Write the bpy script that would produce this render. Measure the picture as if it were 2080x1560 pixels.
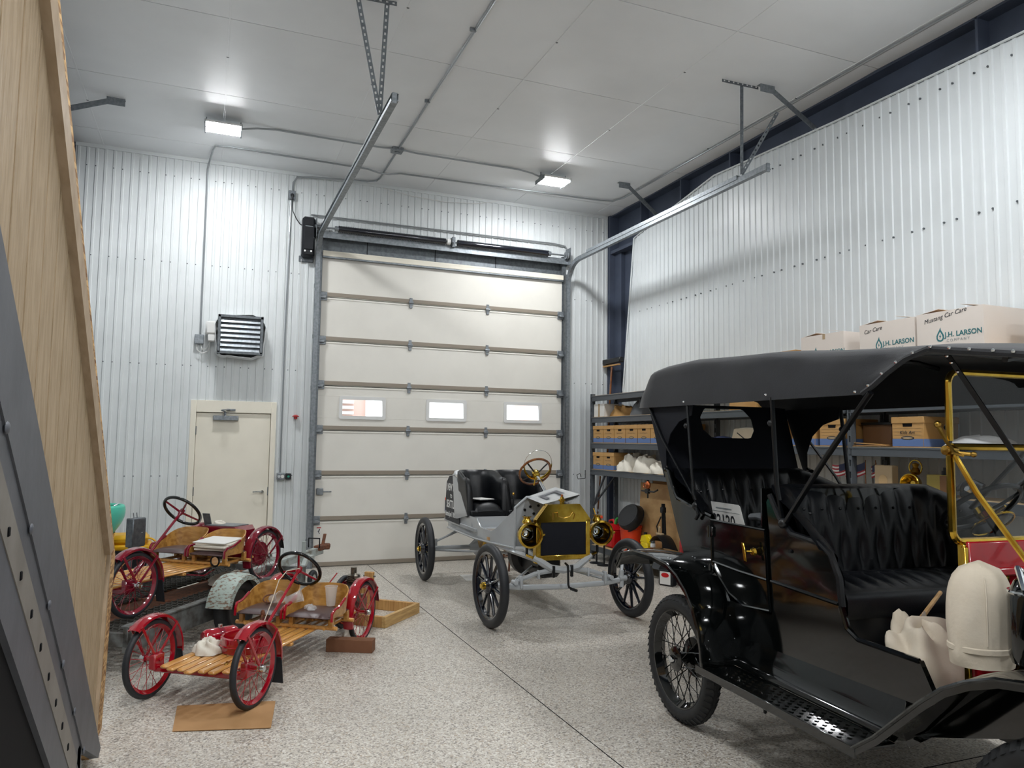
import bpy, bmesh, math, random
from mathutils import Matrix, Vector
random.seed(7)
for _o in list(bpy.data.objects): bpy.data.objects.remove(_o, do_unlink=True)
scene = bpy.context.scene
C = scene.collection
PI = math.pi

# ------------------------------------------------------------------ camera
F_PX, YAW, PITCH, ROLL, CAM_H = 1526.43, 0.38366, 0.076269, 0.01351, 1.7127
def make_camera():
    cd = bpy.data.cameras.new('camera'); cam = bpy.data.objects.new('camera', cd); C.objects.link(cam)
    cd.sensor_fit = 'HORIZONTAL'; cd.sensor_width = 36.0; cd.lens = 36.0 * F_PX / 2080.0
    cd.clip_start = 0.02; cd.clip_end = 200
    cy, sy, cp, sp = math.cos(YAW), math.sin(YAW), math.cos(PITCH), math.sin(PITCH)
    fwd = Vector((sy*cp, cy*cp, sp)); rt = Vector((cy, -sy, 0)); up = rt.cross(fwd)
    cr, sr = math.cos(ROLL), math.sin(ROLL)
    r = cr*rt + sr*up; u = -sr*rt + cr*up
    m = Matrix((r, u, -fwd)).transposed().to_4x4(); m.translation = (0, 0, CAM_H)
    cam.matrix_world = m; scene.camera = cam
make_camera()

# ------------------------------------------------------------------ world and exposure
w = bpy.data.worlds.new('daylight'); scene.world = w; w.use_nodes = True
bgn = w.node_tree.nodes['Background']; bgn.inputs[0].default_value = (0.86, 0.93, 1.0, 1); bgn.inputs[1].default_value = 4.5
scene.view_settings.view_transform = 'Standard'; scene.view_settings.look = 'None'
scene.view_settings.gamma = 1; scene.view_settings.use_curve_mapping = False
scene.view_settings.exposure = 0.0
LED_POWER = 306.0          # emission strength of the LED lenses

# ------------------------------------------------------------------ materials
def lin(c):
    if isinstance(c, str):
        c = c.lstrip('#'); c = [int(c[i:i+2], 16)/255 for i in (0, 2, 4)]
    return tuple((x/12.92 if x <= .04045 else ((x+.055)/1.055)**2.4) for x in c)
M = {}
def mat(name, col, rough=.5, metal=0, spec=.5, coat=0, col2=None, nscale=8, nmix=(.4, .65), bump=0, bscale=60, stretch=None, trans=0, ior=1.45, alpha=1, emit=0, sheen=0):
    m = bpy.data.materials.new(name); m.use_nodes = True; nt = m.node_tree; N = nt.nodes; L = nt.links
    b = N['Principled BSDF']; c = lin(col)
    b.inputs['Base Color'].default_value = (*c, 1); b.inputs['Roughness'].default_value = rough
    b.inputs['Metallic'].default_value = metal; b.inputs['Specular IOR Level'].default_value = spec
    b.inputs['IOR'].default_value = ior
    if coat: b.inputs['Coat Weight'].default_value = coat; b.inputs['Coat Roughness'].default_value = .04
    if trans: b.inputs['Transmission Weight'].default_value = trans
    if alpha < 1: b.inputs['Alpha'].default_value = alpha
    if sheen: b.inputs['Sheen Weight'].default_value = sheen
    if emit: b.inputs['Emission Color'].default_value = (*c, 1); b.inputs['Emission Strength'].default_value = emit
    if col2 is not None or bump:
        tc = N.new('ShaderNodeTexCoord'); vec = tc.outputs['Object']
        if stretch:
            mp = N.new('ShaderNodeMapping'); mp.inputs['Scale'].default_value = stretch; L.new(vec, mp.inputs[0]); vec = mp.outputs[0]
        if col2 is not None:
            nz = N.new('ShaderNodeTexNoise'); nz.inputs['Scale'].default_value = nscale; nz.inputs['Detail'].default_value = 5; L.new(vec, nz.inputs['Vector'])
            rp = N.new('ShaderNodeValToRGB'); e = rp.color_ramp.elements
            e[0].position, e[1].position = nmix; e[0].color = (*c, 1); e[1].color = (*lin(col2), 1)
            L.new(nz.outputs['Fac'], rp.inputs[0]); L.new(rp.outputs[0], b.inputs['Base Color'])
        if bump:
            nb = N.new('ShaderNodeTexNoise'); nb.inputs['Scale'].default_value = bscale; nb.inputs['Detail'].default_value = 4; L.new(vec, nb.inputs['Vector'])
            bp = N.new('ShaderNodeBump'); bp.inputs['Strength'].default_value = bump; bp.inputs['Distance'].default_value = .01
            L.new(nb.outputs['Fac'], bp.inputs['Height']); L.new(bp.outputs[0], b.inputs['Normal'])
    M[name] = m; return m

def floor_material():
    m = bpy.data.materials.new('flake_epoxy'); m.use_nodes = True; nt = m.node_tree; N = nt.nodes; L = nt.links; b = N['Principled BSDF']
    tc = N.new('ShaderNodeTexCoord')
    v = N.new('ShaderNodeTexVoronoi'); v.inputs['Scale'].default_value = 105; L.new(tc.outputs['Object'], v.inputs['Vector'])
    sep = N.new('ShaderNodeSeparateColor'); L.new(v.outputs['Color'], sep.inputs[0])
    r = N.new('ShaderNodeValToRGB'); r.color_ramp.interpolation = 'CONSTANT'; e = r.color_ramp.elements
    cols = [(0, '8a837b'), (.10, 'aaa298'), (.26, 'cac3b8'), (.58, 'd6d0c5'), (.80, 'e6e2da'), (.94, 'b7a793')]
    while len(e) < len(cols): e.new(.5)
    for el, (p, c) in zip(e, cols): el.position = p; el.color = (*lin(c), 1)
    L.new(sep.outputs[0], r.inputs[0])
    nz = N.new('ShaderNodeTexNoise'); nz.inputs['Scale'].default_value = 1.3; nz.inputs['Detail'].default_value = 6; L.new(tc.outputs['Object'], nz.inputs['Vector'])
    mx = N.new('ShaderNodeMix'); mx.data_type = 'RGBA'; mx.blend_type = 'MULTIPLY'; mx.inputs[0].default_value = .35
    L.new(r.outputs[0], mx.inputs[6]); L.new(nz.outputs['Fac'], mx.inputs[7])
    L.new(mx.outputs[2], b.inputs['Base Color'])
    nr = N.new('ShaderNodeMapRange'); nr.inputs[3].default_value = .26; nr.inputs[4].default_value = .46; L.new(nz.outputs['Fac'], nr.inputs[0]); L.new(nr.outputs[0], b.inputs['Roughness'])
    b.inputs['Specular IOR Level'].default_value = .5
    nb = N.new('ShaderNodeTexNoise'); nb.inputs['Scale'].default_value = 40; L.new(tc.outputs['Object'], nb.inputs['Vector'])
    bp = N.new('ShaderNodeBump'); bp.inputs['Strength'].default_value = .12; bp.inputs['Distance'].default_value = .01; L.new(nb.outputs['Fac'], bp.inputs['Height']); L.new(bp.outputs[0], b.inputs['Normal'])
    M['floor'] = m
floor_material()
def osb_material():
    m = bpy.data.materials.new('osb'); m.use_nodes = True; nt = m.node_tree; N = nt.nodes; L = nt.links; b = N['Principled BSDF']
    tc = N.new('ShaderNodeTexCoord'); mp = N.new('ShaderNodeMapping'); mp.inputs['Scale'].default_value = (30, 12, 55); L.new(tc.outputs['Object'], mp.inputs[0])
    v = N.new('ShaderNodeTexVoronoi'); v.inputs['Scale'].default_value = 1.2; L.new(mp.outputs[0], v.inputs['Vector'])
    sep = N.new('ShaderNodeSeparateColor'); L.new(v.outputs['Color'], sep.inputs[0])
    r = N.new('ShaderNodeValToRGB'); e = r.color_ramp.elements; e[0].color = (*lin('7a5228'), 1); e[1].color = (*lin('d9b27a'), 1)
    L.new(sep.outputs[0], r.inputs[0]); L.new(r.outputs[0], b.inputs['Base Color']); b.inputs['Roughness'].default_value = .75
    M['osb'] = m
osb_material()
def wood_material(name, c1, c2, scale=(2, 40, 40), rough=.4, coat=0):
    m = bpy.data.materials.new(name); m.use_nodes = True; nt = m.node_tree; N = nt.nodes; L = nt.links; b = N['Principled BSDF']
    tc = N.new('ShaderNodeTexCoord'); mp = N.new('ShaderNodeMapping'); mp.inputs['Scale'].default_value = scale; L.new(tc.outputs['Object'], mp.inputs[0])
    nz = N.new('ShaderNodeTexNoise'); nz.inputs['Scale'].default_value = 1.5; nz.inputs['Detail'].default_value = 6; nz.inputs['Distortion'].default_value = .6; L.new(mp.outputs[0], nz.inputs['Vector'])
    r = N.new('ShaderNodeValToRGB'); e = r.color_ramp.elements; e[0].position = .35; e[1].position = .65
    e[0].color = (*lin(c1), 1); e[1].color = (*lin(c2), 1); L.new(nz.outputs['Fac'], r.inputs[0]); L.new(r.outputs[0], b.inputs['Base Color'])
    b.inputs['Roughness'].default_value = rough
    if coat: b.inputs['Coat Weight'].default_value = coat; b.inputs['Coat Roughness'].default_value = .08
    M[name] = m
wood_material('slat_wood', 'b9803c', 'd39c52', (2, 30, 30), .3, .5)
wood_material('oak_ply', '9c6828', 'c18f48', (18, 2.5, 18), .3, .5)
wood_material('pine', 'a87c45', 'c79c62', (30, 30, 2), .6)
wood_material('pine_flat', 'a88450', 'c9a46a', (3, 30, 30), .6)
wood_material('plywood', 'b58d5c', 'cfaa78', (25, 2, 4), .6)
wood_material('wheel_wood', '5a2f14', '8a5326', (6, 6, 6), .25, .8)
mat('wall_white', 'd6dadb', .40, spec=.3, col2='d0d4d5', nscale=2)
mat('wall_right_white', 'd2d7d9', .38, spec=.45, col2='cdd2d4', nscale=2)
mat('ceiling_white', 'e6e8ea', .45, spec=.4, bump=.25, bscale=.9, col2='e0e2e4', nscale=1.2)
mat('navy_steel', '4a5263', .5, spec=.4, col2='434a59', nscale=3)
mat('door_face', 'dedbd3', .42, col2='dad7cf', nscale=3, bump=.03, bscale=120)
mat('door_rail', '8f8578', .45)
mat('galv', '90959a', .45, .7, col2='767c80', nscale=30, nmix=(.35, .7))
mat('galv_dark', '6d7276', .45, .6, col2='5c6165', nscale=30)
mat('conduit', '9a9ea1', .35, .7)
mat('cream', 'e4decf', .45, col2='e0dacb', nscale=4)
mat('cream_dark', 'b9b29e', .5)
mat('black_plastic', '14161b', .4)
mat('black_rubber', '1c1d1f', .62, col2='222426', nscale=20, bump=.05, bscale=90)
mat('rubber_side', '24262a', .5)
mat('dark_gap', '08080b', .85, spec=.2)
mat('black_paint', '060808', .08, spec=.45, coat=.5)
mat('black_satin', '0e1013', .3)
mat('blue_black', '0b101c', .12, coat=1)
mat('leather_black', '0c0e12', .38, spec=.45, bump=.08, bscale=220)
mat('canvas_black', '13151a', .75, col2='181a20', nscale=7, bump=.08, bscale=150, sheen=.12)
mat('canvas_inside', '0a0e18', .9)
mat('grey_paint', 'aeb2b5', .22, coat=.6, col2='a8acaf', nscale=3)
mat('brass', 'd9b64e', .15, 1, col2='c49c38', nscale=14)
mat('brass_dull', 'b9964a', .28, 1, col2='9a7636', nscale=20)
mat('chrome', 'd5d8da', .08, 1)
mat('copper', 'b5643c', .3, .9)
mat('red_paint', '9c0a1e', .09, coat=1)
mat('crimson', '7a0d25', .09, coat=1)
mat('red_dash', 'a51420', .2, coat=.7)
mat('brown_leather', '4a3736', .35, bump=.06, bscale=180)
mat('cloth_white', 'd8d2c5', .9, bump=.3, bscale=35)
mat('cloth_bag', 'd8cdbb', .85, bump=.15, bscale=60, col2='cfc3af', nscale=6)
mat('paper', 'dddcd8', .7)
mat('cardboard', 'ab8459', .8, col2='a07a50', nscale=3)
mat('card_box', 'bd935c', .75, col2='b4894f', nscale=3)
mat('box_blue', '5d76a6', .7)
mat('white_box', 'ddd3ca', .7, col2='d8cec5', nscale=2)
mat('shelf_grey', '4d5257', .45)
mat('shelf_board', 'b79a70', .7)
mat('teal_ink', '2f6f74', .6)
mat('grey_ink', '8f9698', .6)
mat('ink', '23252b', .6)
mat('white_ink', 'e4e4e2', .6)
mat('stair_steel', '54565c', .5, col2='4b4d53', nscale=6, bump=.08, bscale=25)
mat('stair_ledge_lit', '7b7670', .55, col2='6d6862', nscale=6)  # lighter than stair_steel: light falling on the ledge is put into the colour
mat('siding', 'a99478', .65, col2='988366', nscale=5, stretch=(8, 8, 1.2), bump=.5, bscale=9)
mat('trim_board', 'a8937a', .6, col2='9a856b', nscale=4, stretch=(8, 3, 3))
mat('red_can', 'c01018', .38)
mat('orange_bucket', 'd8401c', .4)
mat('orange_tool', 'e04a22', .4)
mat('yellow_jug', 'e2c60e', .38)
mat('yellow_bin', 'd9a40f', .4)
mat('teal_plastic', '58c8ae', .35)
mat('teal_dark', '2f8f78', .4)
mat('white_plastic', 'd6d6d4', .4)
mat('green_plastic', '35a048', .4)
mat('rust', '5b3a2a', .8, col2='7a4a30', nscale=25, bump=.3, bscale=60)
mat('old_steel', '6f7170', .6, .3, col2='4d4a45', nscale=12, bump=.2, bscale=40)
mat('deck_mesh', '45433f', .7, .3)
mat('fender_green', 'a3b0a8', .5, col2='77604f', nscale=26, nmix=(.5, .62), stretch=(1, 1, 3))
mat('tongue_grey', 'a4aba8', .5, col2='7d7a70', nscale=14, nmix=(.5, .66))
mat('foil', 'd8dadb', .4, .45, bump=.7, bscale=18)
mat('led_off', 'e8e8e8', .3)
mat('cooler_blue', '7ab8d2', .8, bump=.3, bscale=30)
mat('grey_fabric', '5b5e62', .9, bump=.4, bscale=25)
mat('paper_brown', 'b58d57', .8, bump=.4, bscale=20)
mat('navy_cloth', '3d4568', .85)
mat('red_pink', 'b53a3a', .6)
mat('flag_red', '8f2f35', .8); mat('flag_white', 'c9c6c0', .8); mat('flag_blue', '2b3148', .8)
mat('facade', 'd9b9ad', .8, col2='d3b1a5', nscale=3)
mat('facade_trim', 'e6e2de', .7)
mat('brown_block', '7c543b', .8, col2='724b34', nscale=4)
mat('asphalt', '8b8b8b', .9)
mat('engine_metal', '8a8478', .35, .85, col2='4c463e', nscale=25)
mat('olive', '8a7a3a', .5); mat('tin_brown', '6b4a2c', .5)
mat('tin_cream', 'a89272', .6)
def glass_material(name, tint, alpha_like=.0, rough=0.0):
    m = bpy.data.materials.new(name); m.use_nodes = True; nt = m.node_tree; N = nt.nodes; L = nt.links
    for n in list(N):
        if n.type == 'BSDF_PRINCIPLED': N.remove(n)
    out = [n for n in N if n.type == 'OUTPUT_MATERIAL'][0]
    tr = N.new('ShaderNodeBsdfTransparent'); tr.inputs[0].default_value = (*tint, 1)
    gl = N.new('ShaderNodeBsdfGlossy'); gl.inputs['Roughness'].default_value = rough
    fr = N.new('ShaderNodeFresnel'); fr.inputs[0].default_value = 1.45
    ge = N.new('ShaderNodeNewGeometry'); sb = N.new('ShaderNodeMath'); sb.operation = 'SUBTRACT'; sb.inputs[0].default_value = 1; L.new(ge.outputs['Backfacing'], sb.inputs[1])
    ml = N.new('ShaderNodeMath'); ml.operation = 'MULTIPLY'; L.new(fr.outputs[0], ml.inputs[0]); L.new(sb.outputs[0], ml.inputs[1])
    mx = N.new('ShaderNodeMixShader'); L.new(ml.outputs[0], mx.inputs[0]); L.new(tr.outputs[0], mx.inputs[1]); L.new(gl.outputs[0], mx.inputs[2]); L.new(mx.outputs[0], out.inputs[0])
    M[name] = m
glass_material('glass', (.97, .98, .97)); glass_material('ws_glass', (.80, .81, .82)); mat('plastic_clear', 'e6e8e8', .15, alpha=.34)
def led_material():
    m = bpy.data.materials.new('led_lens'); m.use_nodes = True; b = m.node_tree.nodes['Principled BSDF']
    b.inputs['Base Color'].default_value = (1, 1, 1, 1); b.inputs['Emission Color'].default_value = (.965, .985, 1.0, 1); b.inputs['Emission Strength'].default_value = LED_POWER
    M['led_lens'] = m
led_material()

# ------------------------------------------------------------------ mesh helpers
def V(*a): return Vector(a if len(a) > 1 else a[0])
def frame(axis, up=(0, 0, 1)):
    a = Vector(axis).normalized(); u = Vector(up)
    if abs(a.dot(u.normalized())) > .98: u = Vector((1, 0, 0)) if abs(a.x) < .9 else Vector((0, 1, 0))
    s = u.cross(a).normalized(); t = a.cross(s).normalized()
    return a, s, t
class MB:
    def __init__(s): s.v = []; s.f = []
    def add(s, vs, fs):
        o = len(s.v); s.v.extend(tuple(v) for v in vs); s.f.extend(tuple(i+o for i in f) for f in fs); return s
    def hexa(s, o, ex, ey, ez, b=0):
        # box centred at o with half vectors ex, ey, ez; b = chamfer
        o = Vector(o); E = [Vector(ex), Vector(ey), Vector(ez)]
        if b <= 0:
            vs = [o + sx*E[0] + sy*E[1] + sz*E[2] for sx in (-1, 1) for sy in (-1, 1) for sz in (-1, 1)]
            return s.add(vs, [(0, 1, 3, 2), (4, 6, 7, 5), (0, 4, 5, 1), (2, 3, 7, 6), (0, 2, 6, 4), (1, 5, 7, 3)])
        ln = [max(e.length, 1e-6) for e in E]; b = min([b] + [l*.9 for l in ln]); U = [e/l for e, l in zip(E, ln)]
        idx = {}; vs = []
        for c in [(a, d, e) for a in (-1, 1) for d in (-1, 1) for e in (-1, 1)]:
            for k in range(3):
                p = Vector(o)
                for j in range(3): p += U[j]*c[j]*(ln[j] - (0 if j == k else b))
                idx[(c, k)] = len(vs); vs.append(p)
        fs = []
        for k in range(3):
            i, j = [(1, 2), (2, 0), (0, 1)][k]
            for sg in (-1, 1):
                q = []
                for (a, d) in ((-1, -1), (1, -1), (1, 1), (-1, 1)):
                    c = [0, 0, 0]; c[k] = sg; c[i] = a; c[j] = d; q.append(idx[(tuple(c), k)])
                fs.append(tuple(q) if sg > 0 else tuple(q[::-1]))
        for k in range(3):
            i, j = [(1, 2), (2, 0), (0, 1)][k]
            for a in (-1, 1):
                for d in (-1, 1):
                    c0 = [0, 0, 0]; c0[i] = a; c0[j] = d; c1 = list(c0); c0[k] = -1; c1[k] = 1; c0 = tuple(c0); c1 = tuple(c1)
                    fs.append((idx[(c0, i)], idx[(c1, i)], idx[(c1, j)], idx[(c0, j)]))
        for c in [(a, d, e) for a in (-1, 1) for d in (-1, 1) for e in (-1, 1)]: fs.append((idx[(c, 0)], idx[(c, 1)], idx[(c, 2)]))
        return s.add(vs, fs)
    def box(s, x0, x1, y0, y1, z0, z1, b=0):
        return s.hexa(((x0+x1)/2, (y0+y1)/2, (z0+z1)/2), ((x1-x0)/2, 0, 0), (0, (y1-y0)/2, 0), (0, 0, (z1-z0)/2), b)
    def beam(s, p, q, w, h, b=0, up=(0, 0, 1)):
        p = Vector(p); q = Vector(q); a, sd, t = frame(q-p, up)
        return s.hexa((p+q)/2, (q-p)/2, sd*w/2, t*h/2, b)
    def tube(s, pts, r, n=8, closed=False, cap=True, up=(0, 0, 1), flat=1.0):
        P = [Vector(p) for p in pts]; k = len(P); R = r if isinstance(r, (list, tuple)) else [r]*k
        vs = []; fs = []; prev = None
        for i in range(k):
            if closed: t = P[(i+1) % k] - P[i-1]
            else: t = P[min(i+1, k-1)] - P[max(i-1, 0)]
            t.normalize()
            if prev is None: _, sd, tt = frame(t, up)
            else:
                sd = prev - t*prev.dot(t)
                if sd.length < 1e-6: _, sd, tt = frame(t, up)
                sd.normalize(); tt = t.cross(sd)
            prev = sd
            for j in range(n):
                a = 2*PI*j/n; vs.append(P[i] + R[i]*(math.cos(a)*sd + flat*math.sin(a)*tt))
        m = k if closed else k-1
        for i in range(m):
            for j in range(n):
                a = i*n+j; b = i*n+(j+1) % n; c = ((i+1) % k)*n+(j+1) % n; d = ((i+1) % k)*n+j
                fs.append((a, b, c, d))
        if cap and not closed: fs.append(tuple(range(n))[::-1]); fs.append(tuple((k-1)*n+j for j in range(n)))
        return s.add(vs, fs)
    def cyl(s, p, q, r, r2=None, n=12, cap=True): return s.tube([p, q], [r, r if r2 is None else r2], n, cap=cap)
    def lathe(s, prof, o=(0, 0, 0), axis=(0, 0, 1), n=24, closed=False, a0=0, a1=2*PI):
        o = Vector(o); a, sd, t = frame(axis); full = abs(a1-a0-2*PI) < 1e-6; k = len(prof); m = n if full else n+1
        vs = []; fs = []
        for i in range(m):
            th = a0 + (a1-a0)*i/n; d = math.cos(th)*sd + math.sin(th)*t
            for (r, h) in prof: vs.append(o + d*r + a*h)
        for i in range(n):
            i2 = (i+1) % m
            for j in range(k if closed else k-1):
                j2 = (j+1) % k
                fs.append((i*k+j, i2*k+j, i2*k+j2, i*k+j2))
        return s.add(vs, fs)
    def torus(s, o, axis, R, r, n=32, m=8, rz=None):
        rz = rz or r
        return s.lathe([(R + r*math.cos(2*PI*j/m), rz*math.sin(2*PI*j/m)) for j in range(m)], o, axis, n, closed=True)
    def ball(s, o, r, n=10, m=6, sc=(1, 1, 1)):
        o = Vector(o); vs = [o + Vector((0, 0, r*sc[2]))]; fs = []
        for i in range(1, m):
            ph = PI*i/m
            for j in range(n):
                th = 2*PI*j/n; vs.append(o + Vector((r*sc[0]*math.sin(ph)*math.cos(th), r*sc[1]*math.sin(ph)*math.sin(th), r*sc[2]*math.cos(ph))))
        vs.append(o - Vector((0, 0, r*sc[2]))); L = len(vs)-1
        for j in range(n): fs.append((0, 1+j, 1+(j+1) % n)); fs.append((L, 1+(m-2)*n+(j+1) % n, 1+(m-2)*n+j))
        for i in range(m-2):
            for j in range(n): fs.append((1+i*n+j, 1+(i+1)*n+j, 1+(i+1)*n+(j+1) % n, 1+i*n+(j+1) % n))
        return s.add(vs, fs)
    def prism(s, poly, fn, a, b):
        k = len(poly); vs = [fn(u, v, a) for u, v in poly] + [fn(u, v, b) for u, v in poly]
        fs = [tuple(range(k))[::-1], tuple(range(k, 2*k))] + [(i, (i+1) % k, k+(i+1) % k, k+i) for i in range(k)]
        return s.add(vs, fs)
    def sheet(s, G, th=0, closed_u=False):
        nu = len(G); nv = len(G[0]); P = [[Vector(p) for p in r] for r in G]
        fs = []; vs = [p for r in P for p in r]
        mu = nu if closed_u else nu-1
        for i in range(mu):
            for j in range(nv-1):
                i2 = (i+1) % nu; fs.append((i*nv+j, i2*nv+j, i2*nv+j+1, i*nv+j+1))
        if th:
            Nn = [Vector((0, 0, 0)) for _ in vs]
            for f in fs:
                q = [vs[i] for i in f]; nn = (q[2]-q[0]).cross(q[3]-q[1])
                for i in f: Nn[i] += nn
            base = len(vs)
            vs = vs + [v + (n.normalized() if n.length > 1e-12 else Vector((0, 0, 1)))*th for v, n in zip(vs, Nn)]
            fs2 = [tuple(base+i for i in f[::-1]) for f in fs]
            rim = []
            for j in range(nv-1):
                if not closed_u:
                    rim.append((j, j+1, base+j+1, base+j)); o = (nu-1)*nv; rim.append((o+j+1, o+j, base+o+j, base+o+j+1))
            for i in range(mu):
                i2 = (i+1) % nu; a, b = i*nv, i2*nv; rim.append((b, a, base+a, base+b)); a, b = i*nv+nv-1, i2*nv+nv-1; rim.append((a, b, base+b, base+a))
            fs = fs + fs2 + rim
        return s.add(vs, fs)
    def xform(s, Mx): s.v = [tuple(Mx @ Vector(v)) for v in s.v]; return s
    def mesh(s, name, m, angle=38):
        me = bpy.data.meshes.new(name); me.from_pydata(s.v, [], s.f)
        bm = bmesh.new(); bm.from_mesh(me); bmesh.ops.recalc_face_normals(bm, faces=bm.faces); bm.to_mesh(me); bm.free()
        me.materials.append(M[m] if isinstance(m, str) else m)
        me.polygons.foreach_set('use_smooth', [True]*len(me.polygons)); me.set_sharp_from_angle(angle=math.radians(angle))
        me.update(); return me
    def build(s, name, m, parent=None, angle=38, label=None, stuff=False):
        o = link(name, s.mesh(name, m, angle), parent, label)
        if stuff: o['kind'] = 'stuff'
        return o
    def build_each(s, name, m, parent=None, angle=38):
        # every connected piece becomes an object of its own
        par = list(range(len(s.v)))
        def find(a):
            while par[a] != a: par[a] = par[par[a]]; a = par[a]
            return a
        for f in s.f:
            for i in f[1:]: par[find(i)] = find(f[0])
        grp = {}
        for f in s.f: grp.setdefault(find(f[0]), []).append(f)
        out = []
        for fs in grp.values():
            ids = sorted({i for f in fs for i in f}); mp = {i: k for k, i in enumerate(ids)}; q = MB(); q.v = [s.v[i] for i in ids]; q.f = [tuple(mp[i] for i in f) for f in fs]
            out.append(q.build(name, m, parent, angle))
        return out
def link(name, data, parent=None, label=None):
    o = bpy.data.objects.new(name, data); C.objects.link(o)
    if parent is not None: o.parent = parent
    if label: o['label'] = label
    return o
def tag(o, label, cat, group=None):
    o['label'] = label; o['category'] = cat
    if group: o['group'] = group
    return o
def thing(name, label, cat, loc=(0, 0, 0), rz=0, group=None):
    o = link(name, None); o.location = loc; o.rotation_euler = (0, 0, rz); o.empty_display_size = .1
    return tag(o, label, cat, group)
def struct(name, mb, m, angle=38):
    o = mb.build(name, m, None, angle); o['kind'] = 'structure'; return o
def copy_tree(o, parent=None):
    c = o.copy(); C.objects.link(c)
    if parent is not None: c.parent = parent
    for ch in list(o.children): copy_tree(ch, c)
    return c
def place(o, loc, rz=None):
    o.location = loc
    if rz is not None: o.rotation_euler = (0, 0, rz)
    return o
def arc(c, r, a0, a1, n, ax=(1, 0, 0), ay=(0, 0, 1)):
    c = Vector(c); ax = Vector(ax); ay = Vector(ay)
    return [c + r*(math.cos(a0+(a1-a0)*i/n)*ax + math.sin(a0+(a1-a0)*i/n)*ay) for i in range(n+1)]
def crumple(cx, cy, z0, rx, ry, h, seed, n=26, m=14, rough=.35):
    # a soft heap of cloth: displaced half dome sitting on z0
    rnd = random.Random(seed); ph = [(rnd.uniform(0, 6.28), rnd.randint(2, 7), rnd.uniform(1, 6), rnd.uniform(.3, 1)) for _ in range(9)]
    G = []
    for j in range(m+1):
        t = j/m; row = []
        for i in range(n):
            a = 2*PI*i/n; d = sum(am*math.sin(k*a + q*t*2 + p) for p, k, q, am in ph)/9*rough*2.2
            rr = (1-t)**.55*(1+d*.55) if t < 1 else 0; zz = h*math.sin(t*PI/2)**.8*(1+d*.9*(1-abs(2*t-1)*.4))
            row.append((cx + rx*rr*math.cos(a), cy + ry*rr*math.sin(a), max(z0+.002, z0+zz) if j else z0+.001))
        G.append(row)
    mb = MB(); GT = [[G[j][i] for j in range(m+1)] for i in range(n)]; mb.sheet(GT, closed_u=True); return mb
FONT = {}
def text_mesh(txt, size, m, shear=0, bold=0, sx=1, name='lettering', align='LEFT', spacing=1):
    cu = bpy.data.curves.new('text', 'FONT'); cu.body = txt; cu.size = size; cu.shear = shear; cu.offset = bold; cu.align_x = align; cu.space_character = spacing; cu.resolution_u = 3; cu.extrude = .0004
    o = bpy.data.objects.new('text', cu); C.objects.link(o)
    dg = bpy.context.evaluated_depsgraph_get(); me = bpy.data.meshes.new_from_object(o.evaluated_get(dg))
    bpy.data.objects.remove(o, do_unlink=True); bpy.data.curves.remove(cu)
    me.name = name; me.materials.clear(); me.materials.append(M[m])
    if sx != 1:
        for v in me.vertices: v.co.x *= sx
    return me
def put_text(txt, size, m, origin, right, up, parent, name='lettering', label=None, **k):
    me = text_mesh(txt, size, m, name=name, **k)
    r = Vector(right).normalized(); u = Vector(up).normalized(); n = r.cross(u)
    mx = Matrix((r, u, n)).transposed().to_4x4(); mx.translation = Vector(origin)
    me.transform(mx); return link(name, me, parent, label)
def prism_on(poly, origin, right, up, th, mb=None):
    r = Vector(right).normalized(); u = Vector(up).normalized(); n = r.cross(u); o = Vector(origin)
    return (mb or MB()).prism(poly, lambda a, b, c: o + r*a + u*b + n*c, 0, th)
# ================================================================== the room
YB, XR, XL, YF, ZC = 10.475, 5.85, -1.66, -4.2, 5.36
fl = struct('floor', MB().box(XL-.3, 6.3, YF-.2, YB+.12, -.12, 0), 'floor')
jn = MB()
jn.box(2.108, 2.114, YF, YB-.05, 0, .0012); jn.box(XL, 6.0, 3.02, 3.026, 0, .0012)
jn.build_each('control_joint', 'dark_gap', fl)

# ceiling sheets with open joints, on a backing slab
ce = struct('ceiling', MB().box(XL-.3, 6.3, YF-.2, YB+.2, ZC+.012, ZC+.1), 'ceiling_white')
xs = [XL-.1] + [.035+1.392*k for k in range(-1, 5)] + [6.1]
ys = [YB+.05] + [9.94-1.58*k for k in range(0, 9)] + [YF-.1]
def ceiling_panel(x0, x1, y0, y1):
    n = 8; G = []
    for i in range(n+1):
        row = []
        for j in range(n+1):
            u, v = i/n, j/n; sag = -.012*math.sin(PI*u)*math.sin(PI*v)
            row.append((x0+.004+(x1-x0-.008)*u, y0+.004+(y1-y0-.008)*v, ZC+sag))
        G.append(row)
    MB().sheet(G, .008).build('ceiling_panel', 'ceiling_white', ce)
for a, b in zip(xs[:-1], xs[1:]):
    for c, d in zip(ys[:-1], ys[1:]): ceiling_panel(a, b, d, c)
for x in xs[1:-1]: MB().box(x-.008, x+.008, YF, YB, ZC-.004, ZC+.002, .001).build('seam_trim', 'ceiling_white', ce)
sc = MB()
for x in xs[1:-1]:
    for y in (6.0, 7.5, 9.1): sc.cyl((x, y, ZC-.004), (x, y, ZC+.004), .012, n=8)
o = sc.build('ceiling_screw', 'galv_dark', ce); o['kind'] = 'stuff'

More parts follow.
